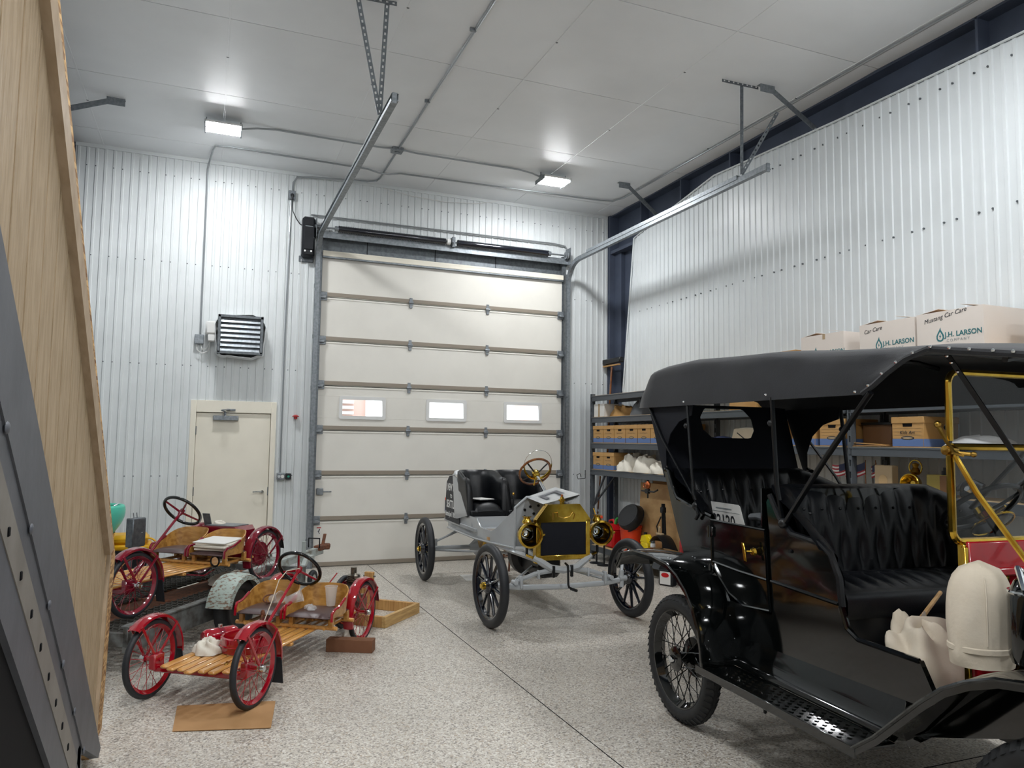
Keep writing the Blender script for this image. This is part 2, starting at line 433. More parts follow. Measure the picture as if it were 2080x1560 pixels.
# ribbed liner sheets
PITCH_R = .1
def rib_points(a, b):
    pts = []; k0 = math.floor(a/PITCH_R)-1; k1 = math.ceil(b/PITCH_R)+1
    for k in range(k0, k1+1):
        c = k*PITCH_R
        for dx, dy in ((0, 0), (.058, 0), (.066, .011), (.090, .011), (.098, 0)): pts.append((c+dx, dy))
    out = [p for p in pts if a < p[0] < b]
    return [(a, 0)] + out + [(b, 0)]
def liner(name, a, b, z0, ztop, mp, m, parent):
    # mp(along, out, z) -> world; ztop may be a function of 'along'
    G = []
    for (u, d) in rib_points(a, b):
        zt = ztop(u) if callable(ztop) else ztop
        zb = z0(u) if callable(z0) else z0
        G.append([mp(u, d, zb), mp(u, d, zt)])
    MB().sheet(G).build(name, m, parent, 20)
DX0, DX1, DTOP = 1.37, 5.03, 4.267          # overhead door
wb = MB()
for (x0, x1, z0, z1) in [(XL-.2, -.21, 0, ZC), (-.21, .843, 2.19, ZC), (.843, DX0-.06, 0, ZC), (DX0-.06, DX1+.06, 4.56, ZC), (DX1+.06, 6.2, 0, ZC)]:
    wb.box(x0, x1, YB+.012, YB+.16, z0, z1)
wall_b = struct('wall_back', wb, 'navy_steel')
bmap = lambda u, d, z: (u, YB-d, z)
def span(x0, x1, z0):
    n = max(1, round((x1-x0)/.9)); e = [x0+(x1-x0)*i/n for i in range(n+1)]
    for a, b in zip(e[:-1], e[1:]): liner('liner_panel', a, b, z0, ZC-.02, bmap, 'wall_white', wall_b)
span(XL, -.21, 0); span(-.21, .843, 2.19); span(.843, DX0-.07, 0); span(DX0-.07, DX1+.07, 4.56); span(DX1+.07, XR+.0, 0)
tr = MB()
tr.box(XL, XR, YB-.02, YB, ZC-.05, ZC); tr.box(XR-.03, XR, YB-.018, YB, 0, ZC-.05)
tr.build_each('edge_trim', 'wall_white', wall_b)
sc = MB()
for z in (5.08, 3.95, 2.63, 1.22):
    x = XL+.13
    while x < XR-.05:
        if not (DX0-.1 < x < DX1+.1 and z < 4.6) and not (-.25 < x < .88 and z < 2.25):
            sc.cyl((x, YB-.014, z), (x, YB+.002, z), .008, n=6)
        x += .2 if int(x*10) % 3 else .1
o = sc.build('panel_screw', 'galv_dark', wall_b); o['kind'] = 'stuff'

# right wall: steel frame with the liner sheets in front
wr = MB(); wr.box(6.02, 6.2, YF, YB+.1, 0, ZC)
wall_r = struct('wall_right', wr, 'navy_steel')
fr = MB()
fr.box(5.86, 6.02, 10.40, 10.47, 0, ZC); fr.box(5.95, 6.02, 10.2, 10.4, 0, 4.72)
fr.box(5.87, 6.02, 9.5, 10.42, 4.72, 4.77)
for y in (9.51, 8.49, 7.44, 4.2, 1.5): fr.box(5.88, 6.02, y-.012, y+.012, 4.4, ZC-.02)
fr.box(5.88, 6.02, YF, YB-.07, ZC-.03, ZC)
fr.build_each('steel_frame', 'navy_steel', wall_r)
PR = [(10.33, 0.0), (9.974, 2.49), (9.66, 4.79), (9.06, 4.90), (7.72, 5.12), (5.69, 5.03), (3.79, 4.99), (-6, 4.98)]
def rtop(y):
    for (y0, z0), (y1, z1) in zip(PR[:-1], PR[1:]):
        if y1 <= y <= y0: return z0 + (z1-z0)*(y0-y)/(y0-y1)
    return PR[-1][1]
rmap = lambda u, d, z: (XR+.02-d, u, z)
e = [10.32, 9.66]
y = 9.66
while y > YF: y -= .9; e.append(max(y, YF))
for a, b in zip(e[1:], e[:-1]):
    if b - a > .02: liner('liner_panel', a, b, 0, rtop, rmap, 'wall_right_white', wall_r)
et = MB(); et.tube([(XR+.004, yy, zz+.008) for yy, zz in PR[1:]], .012, 6)
et.tube([(XR+.004, 10.3, .05), (XR+.004, 9.974, 2.49), (XR+.004, 9.66, 4.79)], .008, 6)
et.build_each('edge_trim', 'wall_right_white', wall_r)
sc = MB()
for z in (4.86, 3.66, 2.45):
    y = 9.5
    while y > .5:
        if z < rtop(y)-.05: sc.cyl((XR+.006, y, z), (XR+.03, y, z), .009, n=6)
        y -= .2 if int(y*10) % 3 else .12
o = sc.build('panel_screw', 'galv_dark', wall_r); o['kind'] = 'stuff'

# left wall and the wall behind the camera
wl = struct('wall_left', MB().box(XL-.3, XL-.12, YF, YB+.1, 0, ZC), 'navy_steel')
lmap = lambda u, d, z: (XL+d, u, z)
y = YB-.25
while y > YF:
    liner('liner_panel', max(y-.9, YF), y, 0, 4.55, lmap, 'wall_white', wl); y -= .9
wf = struct('wall_front', MB().box(XL-.3, 6.2, YF-.2, YF, 0, ZC), 'wall_white')
y0 = XL
while y0 < 5.9:
    liner('liner_panel', y0, min(y0+.9, 5.9), 0, ZC, lambda u, d, z: (u, YF+d, z), 'wall_white', wf); y0 += .9

# ------------------------------------------------------------------ overhead door
door = link('door_1', None); door['kind'] = 'structure'; door['label'] = 'tall white sectional overhead door with three small windows'
SH = DTOP/7; YD = YB-.045       # inner face plane of the door
HX = (DX0+.03, 2.63, 3.80, DX1-.03)
hinge_mb = MB(); hinge_mb.box(-.022, .022, -.012, 0, -.075, .075, .004); hinge_mb.box(-.032, .032, -.018, -.006, -.03, .03, .004); hinge_mb.cyl((-.034, -.02, 0), (.034, -.02, 0), .011, n=8)
for sx in (-1, 1):
    for z in (-.055, .055): hinge_mb.cyl((sx*.012, -.014, z), (sx*.012, -.008, z), .006, n=6)
hinge_me = hinge_mb.mesh('hinge', 'galv')
roller = MB(); roller.box(-.05, .05, -.014, 0, -.06, .06, .004); roller.box(-.045, .03, -.05, -.012, -.035, .005, .006); roller.cyl((-.10, -.035, -.01), (.05, -.035, -.01), .009, n=8); roller.cyl((-.11, -.035, -.01), (-.08, -.035, -.01), .026, n=12)
roller_me = roller.mesh('hinge', 'galv')
WN = [(1.658, 2.303), (2.888, 3.497), (4.081, 4.699)]
for k in range(7):
    z0, z1 = k*SH, (k+1)*SH; mb = MB(); g = .004
    if k == 3:
        wz0, wz1 = 2.0, 2.295; xs2 = [DX0]
        mb.box(DX0, DX1, YD, YD+.05, z0+g, wz0, .004); mb.box(DX0, DX1, YD, YD+.05, wz1, z1-g, .004)
        e = [DX0] + [c for a, b in WN for c in (a+.02, b-.02)] + [DX1]
        for a, b in zip(e[::2], e[1::2]): mb.box(a, b, YD, YD+.05, wz0-.002, wz1+.002)
    else: mb.box(DX0, DX1, YD, YD+.05, z0+g, z1-g, .005)
    sec = mb.build('door_section', 'door_face', door)
    MB().box(DX0-.02, DX1+.02, YD+.052, YD+.058, z0-.04, z0+.05).build('joint_light_block', 'dark_gap', sec)  # unseen strip added behind each joint to keep daylight from leaking in
    rl = MB(); rl.box(DX0, DX1, YD-.012, YD+.002, z0+.012, z0+.066, .004); rl.build('section_rail', 'door_rail', sec)
    rl = MB(); rl.box(DX0, DX1, YD-.006, YD+.002, z1-.03, z1-.012, .003); rl.build('section_lip', 'door_face', sec)
    if k == 3:
        for a, b in WN:
            f = MB(); zc_, xc = (1.988+2.303)/2, (a+b)/2
            def rr(hx, hz, r): return [(xc+sx*(hx-r)+r*math.cos(t), zc_+sz*(hz-r)+r*math.sin(t)) for sx, sz, t0 in ((1, 1, 0), (-1, 1, PI/2), (-1, -1, PI), (1, -1, 1.5*PI)) for t in [t0+PI/2*i/4 for i in range(5)]]
            o1 = rr((b-a)/2, .158, .03); i1 = rr((b-a)/2-.045, .112, .012); n = len(o1)
            vs = [(x, YD-.014, z) for x, z in o1] + [(x, YD-.014, z) for x, z in i1] + [(x, YD+.002, z) for x, z in o1] + [(x, YD+.03, z) for x, z in i1]
            fs = []
            for i in range(n):
                j = (i+1) % n; fs += [(i, j, n+j, n+i), (i, j, 2*n+j, 2*n+i), (n+i, n+j, 3*n+j, 3*n+i)]
            f.add(vs, fs); wf_ = f.build('window_frame', 'white_plastic', sec)
            MB().box(a+.03, b-.03, YD+.02, YD+.024, 2.02, 2.275).build('window_pane', 'glass', sec)
    if k > 0:
        for i, hx in enumerate(HX):
            h = link('hinge', roller_me if i in (0, 3) else hinge_me, sec); h.location = (hx, YD-.004, z0+.01)
            if i == 3: h.scale.x = -1
mb = MB(); mb.box(DX0+.02, DX0+.11, YD-.03, YD, .96, 1.05, .006); mb.box(DX0+.1, DX0+.22, YD-.022, YD-.01, .995, 1.01, .002); mb.build('slide_lock', 'galv', door)
mb = MB(); mb.box(3.2, 3.245, YD-.003, YD+.001, .70, .90); s1 = mb.build('warning_sticker', 'stair_steel', door)
MB().box(3.2, 3.245, YD-.0045, YD-.002, .865, .90).build('sticker_band', 'orange_tool', s1); MB().box(3.2, 3.245, YD-.0045, YD-.002, .70, .765).build('sticker_band', 'navy_cloth', s1)
mb = MB(); mb.box(1.415, 1.47, YD-.003, YD+.001, .43, .53); s2 = mb.build('warning_sticker', 'paper', door)
MB().box(1.415, 1.47, YD-.0045, YD-.002, .515, .53).build('sticker_band', 'red_pink', s2)
fg = MB(); fg.ball((1.45, YD-.004, .50), .008, 8, 5, (1, .2, 1)); fg.beam((1.45, YD-.004, .492), (1.437, YD-.004, .465), .009, .003, up=(0, 1, 0)); fg.beam((1.437, YD-.004, .465), (1.455, YD-.004, .44), .007, .003, up=(0, 1, 0)); fg.beam((1.445, YD-.004, .483), (1.425, YD-.004, .475), .006, .003, up=(0, 1, 0)); fg.build('sticker_figure', 'ink', s2)
MB().box(DX0-.06, DX0+.002, YD-.002, YD+.16, 0, 4.6).build('side_jamb', 'galv_dark', door); MB().box(DX1-.002, DX1+.06, YD-.002, YD+.16, 0, 4.6).build('side_jamb', 'galv_dark', door)
# header recess, cap and lintel
MB().box(DX0-.05, DX1+.05, YB+.04, YB+.06, 4.27, 4.62).build('header_panel', 'galv_dark', door)
hs = MB()
for x in (2.0, 3.0, 3.95): hs.box(x-.004, x+.004, YB+.034, YB+.042, 4.28, 4.5)
hs.build_each('header_seam', 'dark_gap', door)
cp = MB(); cp.box(DX0, DX1, YD-.05, YD+.05, 4.262, 4.295, .004); cp.box(DX0, DX1, YD-.05, YD-.042, 4.22, 4.27, .002); cp.build('top_cap', 'cream', door)
MB().box(DX0, DX1, YD-.045, YD-.01, 4.195, 4.225, .004).build('top_strut', 'galv', door)
ln = MB(); ln.box(DX0-.07, DX1+.07, YB-.09, YB+.05, 4.50, 4.53); ln.box(DX0-.07, DX1+.07, YB-.10, YB-.09, 4.47, 4.56); ln.build('lintel_angle', 'galv', door)
# glimpse of the building across the yard, seen through the door windows
yard = struct('ground', MB().box(-14, 22, YB+.2, 40, -.4, -.12), 'asphalt')
fc = MB(); fc.box(-8, 18, 15.5, 16, -.12, 3.1)
nb = fc.build('neighbour_building', 'facade'); tag(nb, 'pink walled building across the yard seen through the door windows', 'building')
for x0, x1 in ((-1.2, .9), (3.0, 6.3), (8.3, 10)): 
    g_ = MB(); g_.box(x0, x1, 15.44, 15.52, -.1, 2.75); d_ = g_.build('garage_door', 'facade_trim', nb)
for x0 in (2.25, 7.05):
    for i in range(5): MB().box(x0, x0+.5, 15.42, 15.5, 2.0+i*.11, 2.06+i*.11).build('louvre_slat', 'facade_trim', nb)

# ------------------------------------------------------------------ personnel door
pd = link('door_2', None); pd['kind'] = 'structure'; pd['label'] = 'cream steel walk-through door with closer and lever handle'
f = MB(); f.box(-.21, -.142, YB-.03, YB+.1, 0, 2.19, .004); f.box(.777, .843, YB-.03, YB+.1, 0, 2.19, .004); f.box(-.142, .777, YB-.03, YB+.1, 2.036, 2.19, .004)
f.build('door_frame', 'cream', pd)
lf = MB().box(-.137, .772, YB+.0, YB+.045, .012, 2.03, .003).build('door_leaf', 'cream', pd)
MB().box(-.16, -.11, YB+.047, YB+.06, 0, 2.06).build('door_stop', 'cream', pd); MB().box(.745, .795, YB+.047, YB+.06, 0, 2.06).build('door_stop', 'cream', pd); MB().box(-.16, .795, YB+.047, YB+.06, 2.0, 2.06).build('door_stop', 'cream', pd); MB().box(-.137, .772, YB+.05, YB+.06, 0, .03).build('threshold', 'galv_dark', pd)  # strips added behind the leaf to shut out daylight at its edges
for z in (.25, 1.02, 1.8):
    h = MB(); h.cyl((-.142, YB-.012, z-.055), (-.142, YB-.012, z+.055), .009, n=8); h.box(-.15, -.13, YB-.008, YB+.001, z-.055, z+.055); h.build('hinge', 'galv_dark', lf)
hd = MB(); hd.lathe([(.0, -.012), (.04, -.012), (.046, -.004), (.046, 0)], (.70, YB, 1.01), (0, -1, 0), 20); hd.lathe([(.02, 0), (.02, .05)], (.70, YB, 1.01), (0, -1, 0), 12); hd.tube([(.70, YB-.05, 1.01), (.66, YB-.056, 1.012), (.58, YB-.056, 1.01)], .0105, 8)
for v in range(len(hd.v)): pass
hd.build('lever_handle', 'chrome', lf)
MB().box(.765, .779, YB-.006, YB+.01, .96, 1.07).build('strike_plate', 'galv_dark', pd)
cl = MB().box(.06, .37, YB-.07, YB, 1.935, 1.995, .006).build('closer_body', 'galv', pd)
ca = MB(); ca.cyl((.205, YB-.04, 1.99), (.205, YB-.04, 2.05), .014, n=10); ca.tube([(.205, YB-.04, 2.045), (.16, YB-.16, 2.06), (.19, YB-.2, 2.065)], .010, 6); ca.tube([(.19, YB-.2, 2.065), (.27, YB-.03, 2.075)], .009, 6); ca.box(.22, .33, YB-.06, YB-.03, 2.06, 2.085, .004); ca.build('closer_arm', 'galv', cl)
# ================================================================== door hardware and services
def track(name, X, label, side):
    t = thing(name, label, 'door track', (X, 10.3, 0)); t0 = Vector((X, 10.3, 0))
    def loc(mb): return mb.xform(Matrix.Translation(-t0))
    path = [(X, 10.36, 0), (X, 10.36, 4.12)] + [tuple(p) for p in arc((X, 9.98, 4.10), .38, 0, PI/2, 8, (0, 1, 0), (0, 0, 1))][1:] + [(X, 5.85, 4.49)]
    mb = MB(); a = side
    # channel: web and two lips swept along the path
    def sweep(off):
        P = [Vector(p) for p in path]; G = []
        for i, p in enumerate(P):
            d = (P[min(i+1, len(P)-1)] - P[max(i-1, 0)]).normalized(); nrm = Vector((0, -d.z, d.y))  # in-plane normal
            G.append([p + Vector((x, 0, 0)) + nrm*n_ for x, n_ in off])
        return G
    mb.sheet(sweep([(a*.025, -.03), (-a*.03, -.03), (-a*.03, .03), (a*.025, .03), (a*.03, .015)]), .003)
    loc(mb).build('rail', 'galv', t, 30)
    mb = MB(); mb.box(X-a*.034-.002, X-a*.034+.002, 6.3, 9.7, 4.50, 4.545); mb.box(min(X-a*.034, X+a*.02), max(X-a*.034, X+a*.02), 6.3, 9.7, 4.542, 4.546)
    loc(mb).build('stiffener_angle', 'galv', t)
    mb = MB(); mb.box(min(X-a*.055, X-a*.03), max(X-a*.055, X-a*.03), 10.33, 10.41, 0, 4.3); mb.box(min(X-a*.05, X+a*.02), max(X-a*.05, X+a*.02), 10.39, 10.44, 0, 4.3)
    loc(mb).build('wall_angle', 'galv_dark', t)
    for z in (.35, 1.0, 1.7, 2.4, 3.1, 3.8):
        mb = MB(); mb.box(X-.03, X+.03, 10.34, 10.43, z-.03, z+.03, .005); mb.cyl((X-a*.02, 10.33, z), (X-a*.02, 10.345, z), .01, n=6); loc(mb).build('track_bracket', 'galv', t)
    mb = MB(); mb.box(X-.02, X+.02, 5.85, 5.87, 4.44, 4.53, .003); loc(mb).build('end_stop', 'galv', t)
    return t
track('door_track', 1.30, 'galvanised door track on the opener side, running back under two hanging struts', -1)
track('door_track', 5.10, 'galvanised door track beside the shelving, its far end below the white ribbed wall', 1)

def perforated(mb, p, q, w=.04, th=.003, up=(0, 1, 0)):
    # slotted angle iron with real punched holes along the first leg
    p = Vector(p); q = Vector(q); a, sd, t = frame(q-p, up); Ln = (q-p).length; n = max(2, int(Ln/.05)); st = Ln/n
    for i in range(n):
        o = p + a*st*i; h = .010
        mb.hexa(o + a*st*.5 + sd*(w*.5-.006+.0), a*st*.5, sd*.006, t*th*.5); mb.hexa(o + a*st*.5 - sd*(w*.5-.006), a*st*.5, sd*.006, t*th*.5)
        mb.hexa(o + a*(st*.5-h)*.5, a*(st*.5-h)*.5, sd*(w*.5-.012), t*th*.5); mb.hexa(o + a*(st-(st*.5-h)*.5), a*(st*.5-h)*.5, sd*(w*.5-.012), t*th*.5)
    mb.hexa((p+q)/2 - sd*w*.5 + t*w*.4, (q-p)/2, sd*th*.5, t*w*.4)
    return mb
def hanger(label, top_a, top_b, legs, foot, loc):
    t = thing('track_hanger', label, 'hanger strut', loc); T0 = Matrix.Translation(-Vector(loc))
    perforated(MB(), top_a, top_b).xform(T0).build('ceiling_angle', 'galv_dark', t)
    for l in legs: perforated(MB(), l, foot).xform(T0).build('hanger_leg', 'galv_dark', t)
hanger('twin-legged slotted hanger dropping from the ceiling to the near end of the opener-side track', (.94, 5.97, ZC-.02), (1.32, 5.95, ZC-.02), [(1.0, 5.97, ZC-.03), (1.24, 5.96, ZC-.03)], (1.275, 6.32, 4.53), (1.27, 6.3, 4.5))
hanger('slotted hanger holding the near end of the track in front of the ribbed side wall', (4.62, 5.95, ZC-.02), (5.06, 5.94, ZC-.02), [(4.86, 5.95, ZC-.03), (5.34, 5.98, 5.15)], (5.07, 6.22, 4.53), (5.08, 6.2, 4.5))
def flange_brace(label, plate, end):
    t = thing('flange_brace', label, 'brace', plate); T0 = Matrix.Translation(-Vector(plate)); p = Vector(plate)
    mb = MB(); mb.box(p.x-.09, p.x+.09, p.y-.03, p.y+.03, ZC-.012, ZC-.004); mb.box(p.x-.09, p.x+.09, p.y-.03, p.y-.024, ZC-.09, ZC-.004)
    mb.xform(T0).build('ceiling_clip', 'galv', t)
    mb = MB(); e = Vector(end); mb.beam((p.x+(.06 if e.x > p.x else -.06), p.y-.02, ZC-.05), e, .055, .004, up=(0, 1, 0)); mb.beam((p.x+(.06 if e.x > p.x else -.06), p.y-.02, ZC-.03), e+Vector((0, 0, .02)), .004, .03); mb.ball(e, .02, 8, 5)
    mb.xform(T0).build('diagonal_angle', 'galv', t)
flange_brace('galvanised brace from ceiling clip to the steel frame in the back right corner', (5.28, 8.99, ZC-.05), (5.88, 9.0, 4.93))
flange_brace('galvanised brace reaching the frame above the ribbed side wall, beside a track hanger', (5.12, 5.9, ZC-.05), (5.88, 6.02, 5.08))
flange_brace('galvanised brace running to the left wall above the stair', (-1.06, 8.93, ZC-.05), (-1.8, 8.95, 5.05))

# torsion spring assembly
ts = thing('torsion_spring_assembly', 'black torsion springs on a shaft above the overhead door', 'torsion spring', (3.2, 10.34, 4.6))
T0 = Matrix.Translation(-Vector((3.2, 10.34, 4.6)))
MB().cyl((1.28, 10.34, 4.60), (5.12, 10.34, 4.60), .0125, n=10).xform(T0).build('shaft', 'galv', ts)
def spring(x0, x1):
    n = int((x1-x0)/.012); prof = [(.050 if i % 2 else .043, (x1-x0)*i/n) for i in range(n+1)]
    MB().lathe([(.012, 0)] + prof + [(.012, x1-x0)], (x0, 10.34, 4.60), (1, 0, 0), 12).xform(T0).build('spring', 'blue_black', ts, 60)
spring(1.56, 3.10); spring(3.28, 4.74)
for x in (1.54, 4.76): MB().lathe([(.013, 0), (.036, 0), (.036, .05), (.013, .05)], (x-.025, 10.34, 4.6), (1, 0, 0), 14).xform(T0).build('winding_cone', 'galv', ts)
mb = MB(); mb.lathe([(.013, 0), (.045, 0), (.045, .05), (.013, .05)], (3.12, 10.34, 4.6), (1, 0, 0), 14); mb.xform(T0).build('coupler', 'white_plastic', ts)
mb = MB(); mb.box(3.2, 3.25, 10.33, 10.455, 4.53, 4.68, .004); mb.lathe([(.013, 0), (.05, 0), (.05, .02), (.013, .02)], (3.19, 10.34, 4.6), (1, 0, 0), 14); mb.xform(T0).build('centre_bearing', 'galv_dark', ts)
for x in (1.33, 5.04): MB().lathe([(.013, 0), (.062, 0), (.062, .008), (.05, .02), (.062, .032), (.062, .04), (.013, .04)], (x, 10.34, 4.6), (1, 0, 0), 20).xform(T0).build('cable_drum', 'galv', ts)
for x in (1.26, 5.1): MB().box(x, x+.006, 10.28, 10.455, 4.45, 4.72, .002).xform(T0).build('end_bearing_plate', 'galv', ts)

# jackshaft opener
op = thing('door_opener', 'black wall-mounted opener unit beside the top of the overhead door', 'opener', (1.16, 10.42, 4.4)); T0 = Matrix.Translation(-Vector((1.16, 10.42, 4.4)))
MB().box(1.08, 1.25, 10.30, 10.455, 4.17, 4.72, .03).xform(T0).build('housing', 'black_plastic', op)
MB().box(1.10, 1.235, 10.285, 10.31, 4.26, 4.6, .01).xform(T0).build('front_cover', 'black_plastic', op)
MB().box(1.115, 1.215, 10.282, 10.292, 4.575, 4.583).xform(T0).build('name_strip', 'grey_ink', op)
for x in (1.12, 1.2): MB().box(x-.012, x+.012, 10.279, 10.29, 4.225, 4.25, .003).xform(T0).build('indicator', 'white_plastic', op)
mb = MB(); mb.box(1.06, 1.25, 10.44, 10.47, 4.12, 4.2, .004); mb.cyl((1.24, 10.34, 4.6), (1.33, 10.34, 4.6), .03, n=14); mb.xform(T0).build('mount_and_chuck', 'galv_dark', op)
tag(MB().tube([(.95, 10.40, 4.98), (.945, 10.38, 4.86), (.95, 10.36, 4.78), (1.0, 10.36, 4.68), (1.05, 10.38, 4.62), (1.09, 10.38, 4.60)], .007, 6).build('power_cord', 'black_plastic'), 'black power cord looping from ceiling outlet to the opener', 'cord')
ob = thing('outlet_box', 'small steel outlet box on the wall above the opener', 'outlet box', (.94, 10.44, 5.02)); MB().box(-.045, .045, -.03, .03, -.06, .06, .006).build('box', 'galv', ob)
mb = MB(); mb.cyl((0, -.03, -.01), (0, -.05, -.01), .025, n=12); mb.cyl((0, -.045, -.02), (.0, -.04, -.07), .014, n=10); mb.build('plug', 'black_plastic', ob)
# pull cord with red handle, and wall controls
pc = thing('pull_cord', 'thin release cord ending in a small red handle beside the overhead door', 'pull cord', (1.09, 10.43, 2.0)); MB().cyl((0, 0, .03), (0, 0, 2.15), .003, n=5).build('cord', 'white_plastic', pc)
mb = MB(); mb.lathe([(0, -.03), (.02, -.028), (.02, .0), (.045, .005), (.045, .012), (.01, .03), (0, .03)], (0, 0, 0), (0, 0, 1), 12); mb.build('handle', 'red_pink', pc)
wc = thing('wall_control', 'small wall control box with key switch and black push button beside the cream door', 'wall control', (.93, 10.43, 1.21)); MB().box(-.055, .045, -.03, .035, -.045, .045, .006).build('steel_box', 'galv', wc)
mb = MB(); mb.cyl((-.03, -.03, 0), (-.03, -.04, 0), .018, n=12); mb.build('key_switch', 'chrome', wc); mb = MB(); mb.cyl((.015, -.03, .0), (.015, -.038, 0), .022, n=12); mb.build('dial', 'white_plastic', wc)
MB().box(.055, .125, -.035, .035, -.04, .04, .006).build('button_box', 'black_plastic', wc); MB().cyl((.09, -.035, 0), (.09, -.043, 0), .015, n=12).build('push_button', 'teal_dark', wc)

# louvred unit in foil duct above the cream door
lv = thing('louvre_vent', 'galvanised louvre vent in a foil-wrapped frame above the cream door', 'vent', (.345, 10.44, 3.03))
mb = MB(); mb.box(-.275, -.24, -.26, .03, -.24, .25, .004); mb.box(.24, .275, -.26, .03, -.24, .25, .004); mb.box(-.275, .275, -.26, .03, .215, .25, .004); mb.box(-.275, .275, -.26, .03, -.25, -.215, .004); mb.build('frame', 'galv_dark', lv)
sh = MB(); G = []
for i in range(33):
    a = 2*PI*i/32; rx = .30+.012*math.sin(7*a); rz = .275+.012*math.cos(9*a); sg = lambda c: math.copysign(abs(c)**.45, c)
    G.append([(rx*sg(math.cos(a)), -.20, rz*sg(math.sin(a))-.005), (1.06*rx*sg(math.cos(a)), -.08+.02*math.sin(5*a), 1.05*rz*sg(math.sin(a))-.01), (1.05*rx*sg(math.cos(a)), .03, 1.04*rz*sg(math.sin(a)))])
sh.sheet(G, .004).build('foil_wrap', 'foil', lv)
for i in range(7):
    z = .185 - i*.062; mb = MB(); mb.hexa((0, -.235, z), (.238, 0, 0), (0, -.013, -.03), (0, .002, -.0008)); mb.tube([(-.238, -.249, z-.03), (.238, -.249, z-.03)], .004, 6); mb.build('louvre_slat', 'galv', lv)
MB().box(-.24, .24, -.06, -.05, -.22, .22).build('backing', 'galv_dark', lv)
mb = MB(); mb.box(-.42, -.29, -.16, -.02, .0, .17, .02); mb.box(-.39, -.30, -.15, -.03, -.09, .0, .01); mb.cyl((-.30, -.1, .08), (-.27, -.1, .08), .02, n=10); mb.build('actuator', 'white_plastic', lv)
jb = thing('junction_box', 'small grey junction box on the wall left of the louvre vent', 'junction box', (-.145, 10.44, 2.97)); MB().box(-.055, .055, -.04, .03, -.06, .06, .005).build('box', 'galv', jb)
MB().tube([(-.03, 0, -.06), (-.02, -.02, -.14), (.04, -.03, -.18), (.11, -.03, -.15), (.13, -.04, -.08), (.125, -.06, -.03)], .006, 6).build('flex_cable', 'white_plastic', jb); MB().tube([(.02, 0, -.06), (.04, -.03, -.13), (.09, -.04, -.12), (.12, -.05, -.05)], .006, 6).build('flex_cable', 'white_plastic', jb)

# LED fixtures
def led(x, y, label, vis=True):
    t = thing('led_light', label, 'ceiling light', (x, y, 5.24), 0, 'twin-bar LED ceiling lights')
    mb = MB(); mb.box(-.2, .2, -.03, .03, .025, .07, .006); mb.box(-.2, -.187, -.15, .15, -.022, .03); mb.box(.187, .2, -.15, .15, -.022, .03); mb.build('housing', 'galv', t)
    for s in (-1, 1):
        MB().box(-.195, .195, s*.085-.07, s*.085+.07, .004, .028, .004).build('reflector_tray', 'white_plastic', t)
        hc = [(.05*math.cos(PI+PI*i/8), .020*math.sin(PI+PI*i/8)+.003) for i in range(9)]
        MB().prism(hc, lambda u, v, w_: (w_, s*.085+u, v), -.185, .185).build('lens', 'led_lens', t)
    for s in (-1, 1): MB().cyl((s*.185, 0, .06), (s*.185, 0, .11), .006, n=6).build('hook', 'galv', t)
led(.03, 9.02, 'twin-bar LED light on the ceiling above the cream door'); led(4.22, 9.06, 'twin-bar LED light on the ceiling over the right end of the overhead door')
for x in (.03, 4.25):  # rows out of view; an extra row is added to brighten floor and doors
    for y in (3.5, .9, -1.7): led(x, y, 'unseen twin-bar LED light over the %s, %s the camera' % ('stair side' if x < 1 else 'touring car side', {3.5: 'ahead of', .9: 'added just above', -1.7: 'behind'}[y]))

# conduits
def conduit(label, pts, r=.0115, loc=None):
    p0 = Vector(pts[0]); o = MB().tube([Vector(p)-p0 for p in pts], r, 8).build('conduit', 'conduit'); o.location = p0; return tag(o, label, 'conduit', 'steel conduits on ceiling and walls')
zc_ = ZC-.025
conduit('steel conduit running toward the camera along the ceiling from the back junction box', [(2.07, 9.1, zc_), (2.05, 6, zc_), (2.03, 3, zc_), (2.03, -3, zc_)], .013)
conduit('steel conduit between the ceiling junction box and the light above the cream door', [(2.0, 9.03, zc_), (1.85, 9.03, zc_-.01), (.6, 9.03, zc_), (.4, 9.03, zc_-.02), (.23, 9.03, 5.28)])
conduit('steel conduit between the ceiling junction box and the light near the right end', [(2.12, 9.03, zc_), (2.3, 9.04, zc_-.01), (3.7, 9.06, zc_), (3.9, 9.06, zc_-.02), (4.03, 9.06, 5.28)])
conduit('long conduit crossing the ceiling and dropping down the wall beside the vent', [(-.135, 10.44, 3.02), (-.135, 10.43, 5.22), (-.12, 10.38, 5.3), (-.08, 10.0, zc_), (-.05, 9.85, zc_), (.1, 9.81, zc_), (1.85, 9.87, zc_), (2.0, 9.87, zc_-.03), (2.12, 9.87, zc_-.03), (2.3, 9.86, zc_), (5.3, 9.75, zc_), (5.5, 9.70, zc_), (5.58, 9.5, zc_), (5.62, 6, zc_), (5.66, 0, zc_), (5.66, -3, zc_)])
conduit('conduit from the ceiling junction box down to the outlet above the opener', [(2.07, 9.0, zc_), (2.08, 10.15, zc_), (2.06, 10.28, zc_), (1.95, 10.36, zc_), (1.2, 10.40, 5.30), (1.0, 10.43, 5.28), (.95, 10.44, 5.2), (.945, 10.445, 5.07)])
conduit('conduit along the wall over the torsion springs, bent down at the right end', [(1.2, 10.43, 4.78), (3.0, 10.43, 4.785), (4.9, 10.43, 4.79), (5.08, 10.43, 4.77), (5.12, 10.42, 4.7), (5.12, 10.42, 4.6)], .012)
conduit('thin vertical conduit on the wall between the cream door and the overhead door', [(.93, 10.452, 4.95), (.915, 10.452, 3.0), (.915, 10.45, 1.26)], .010)
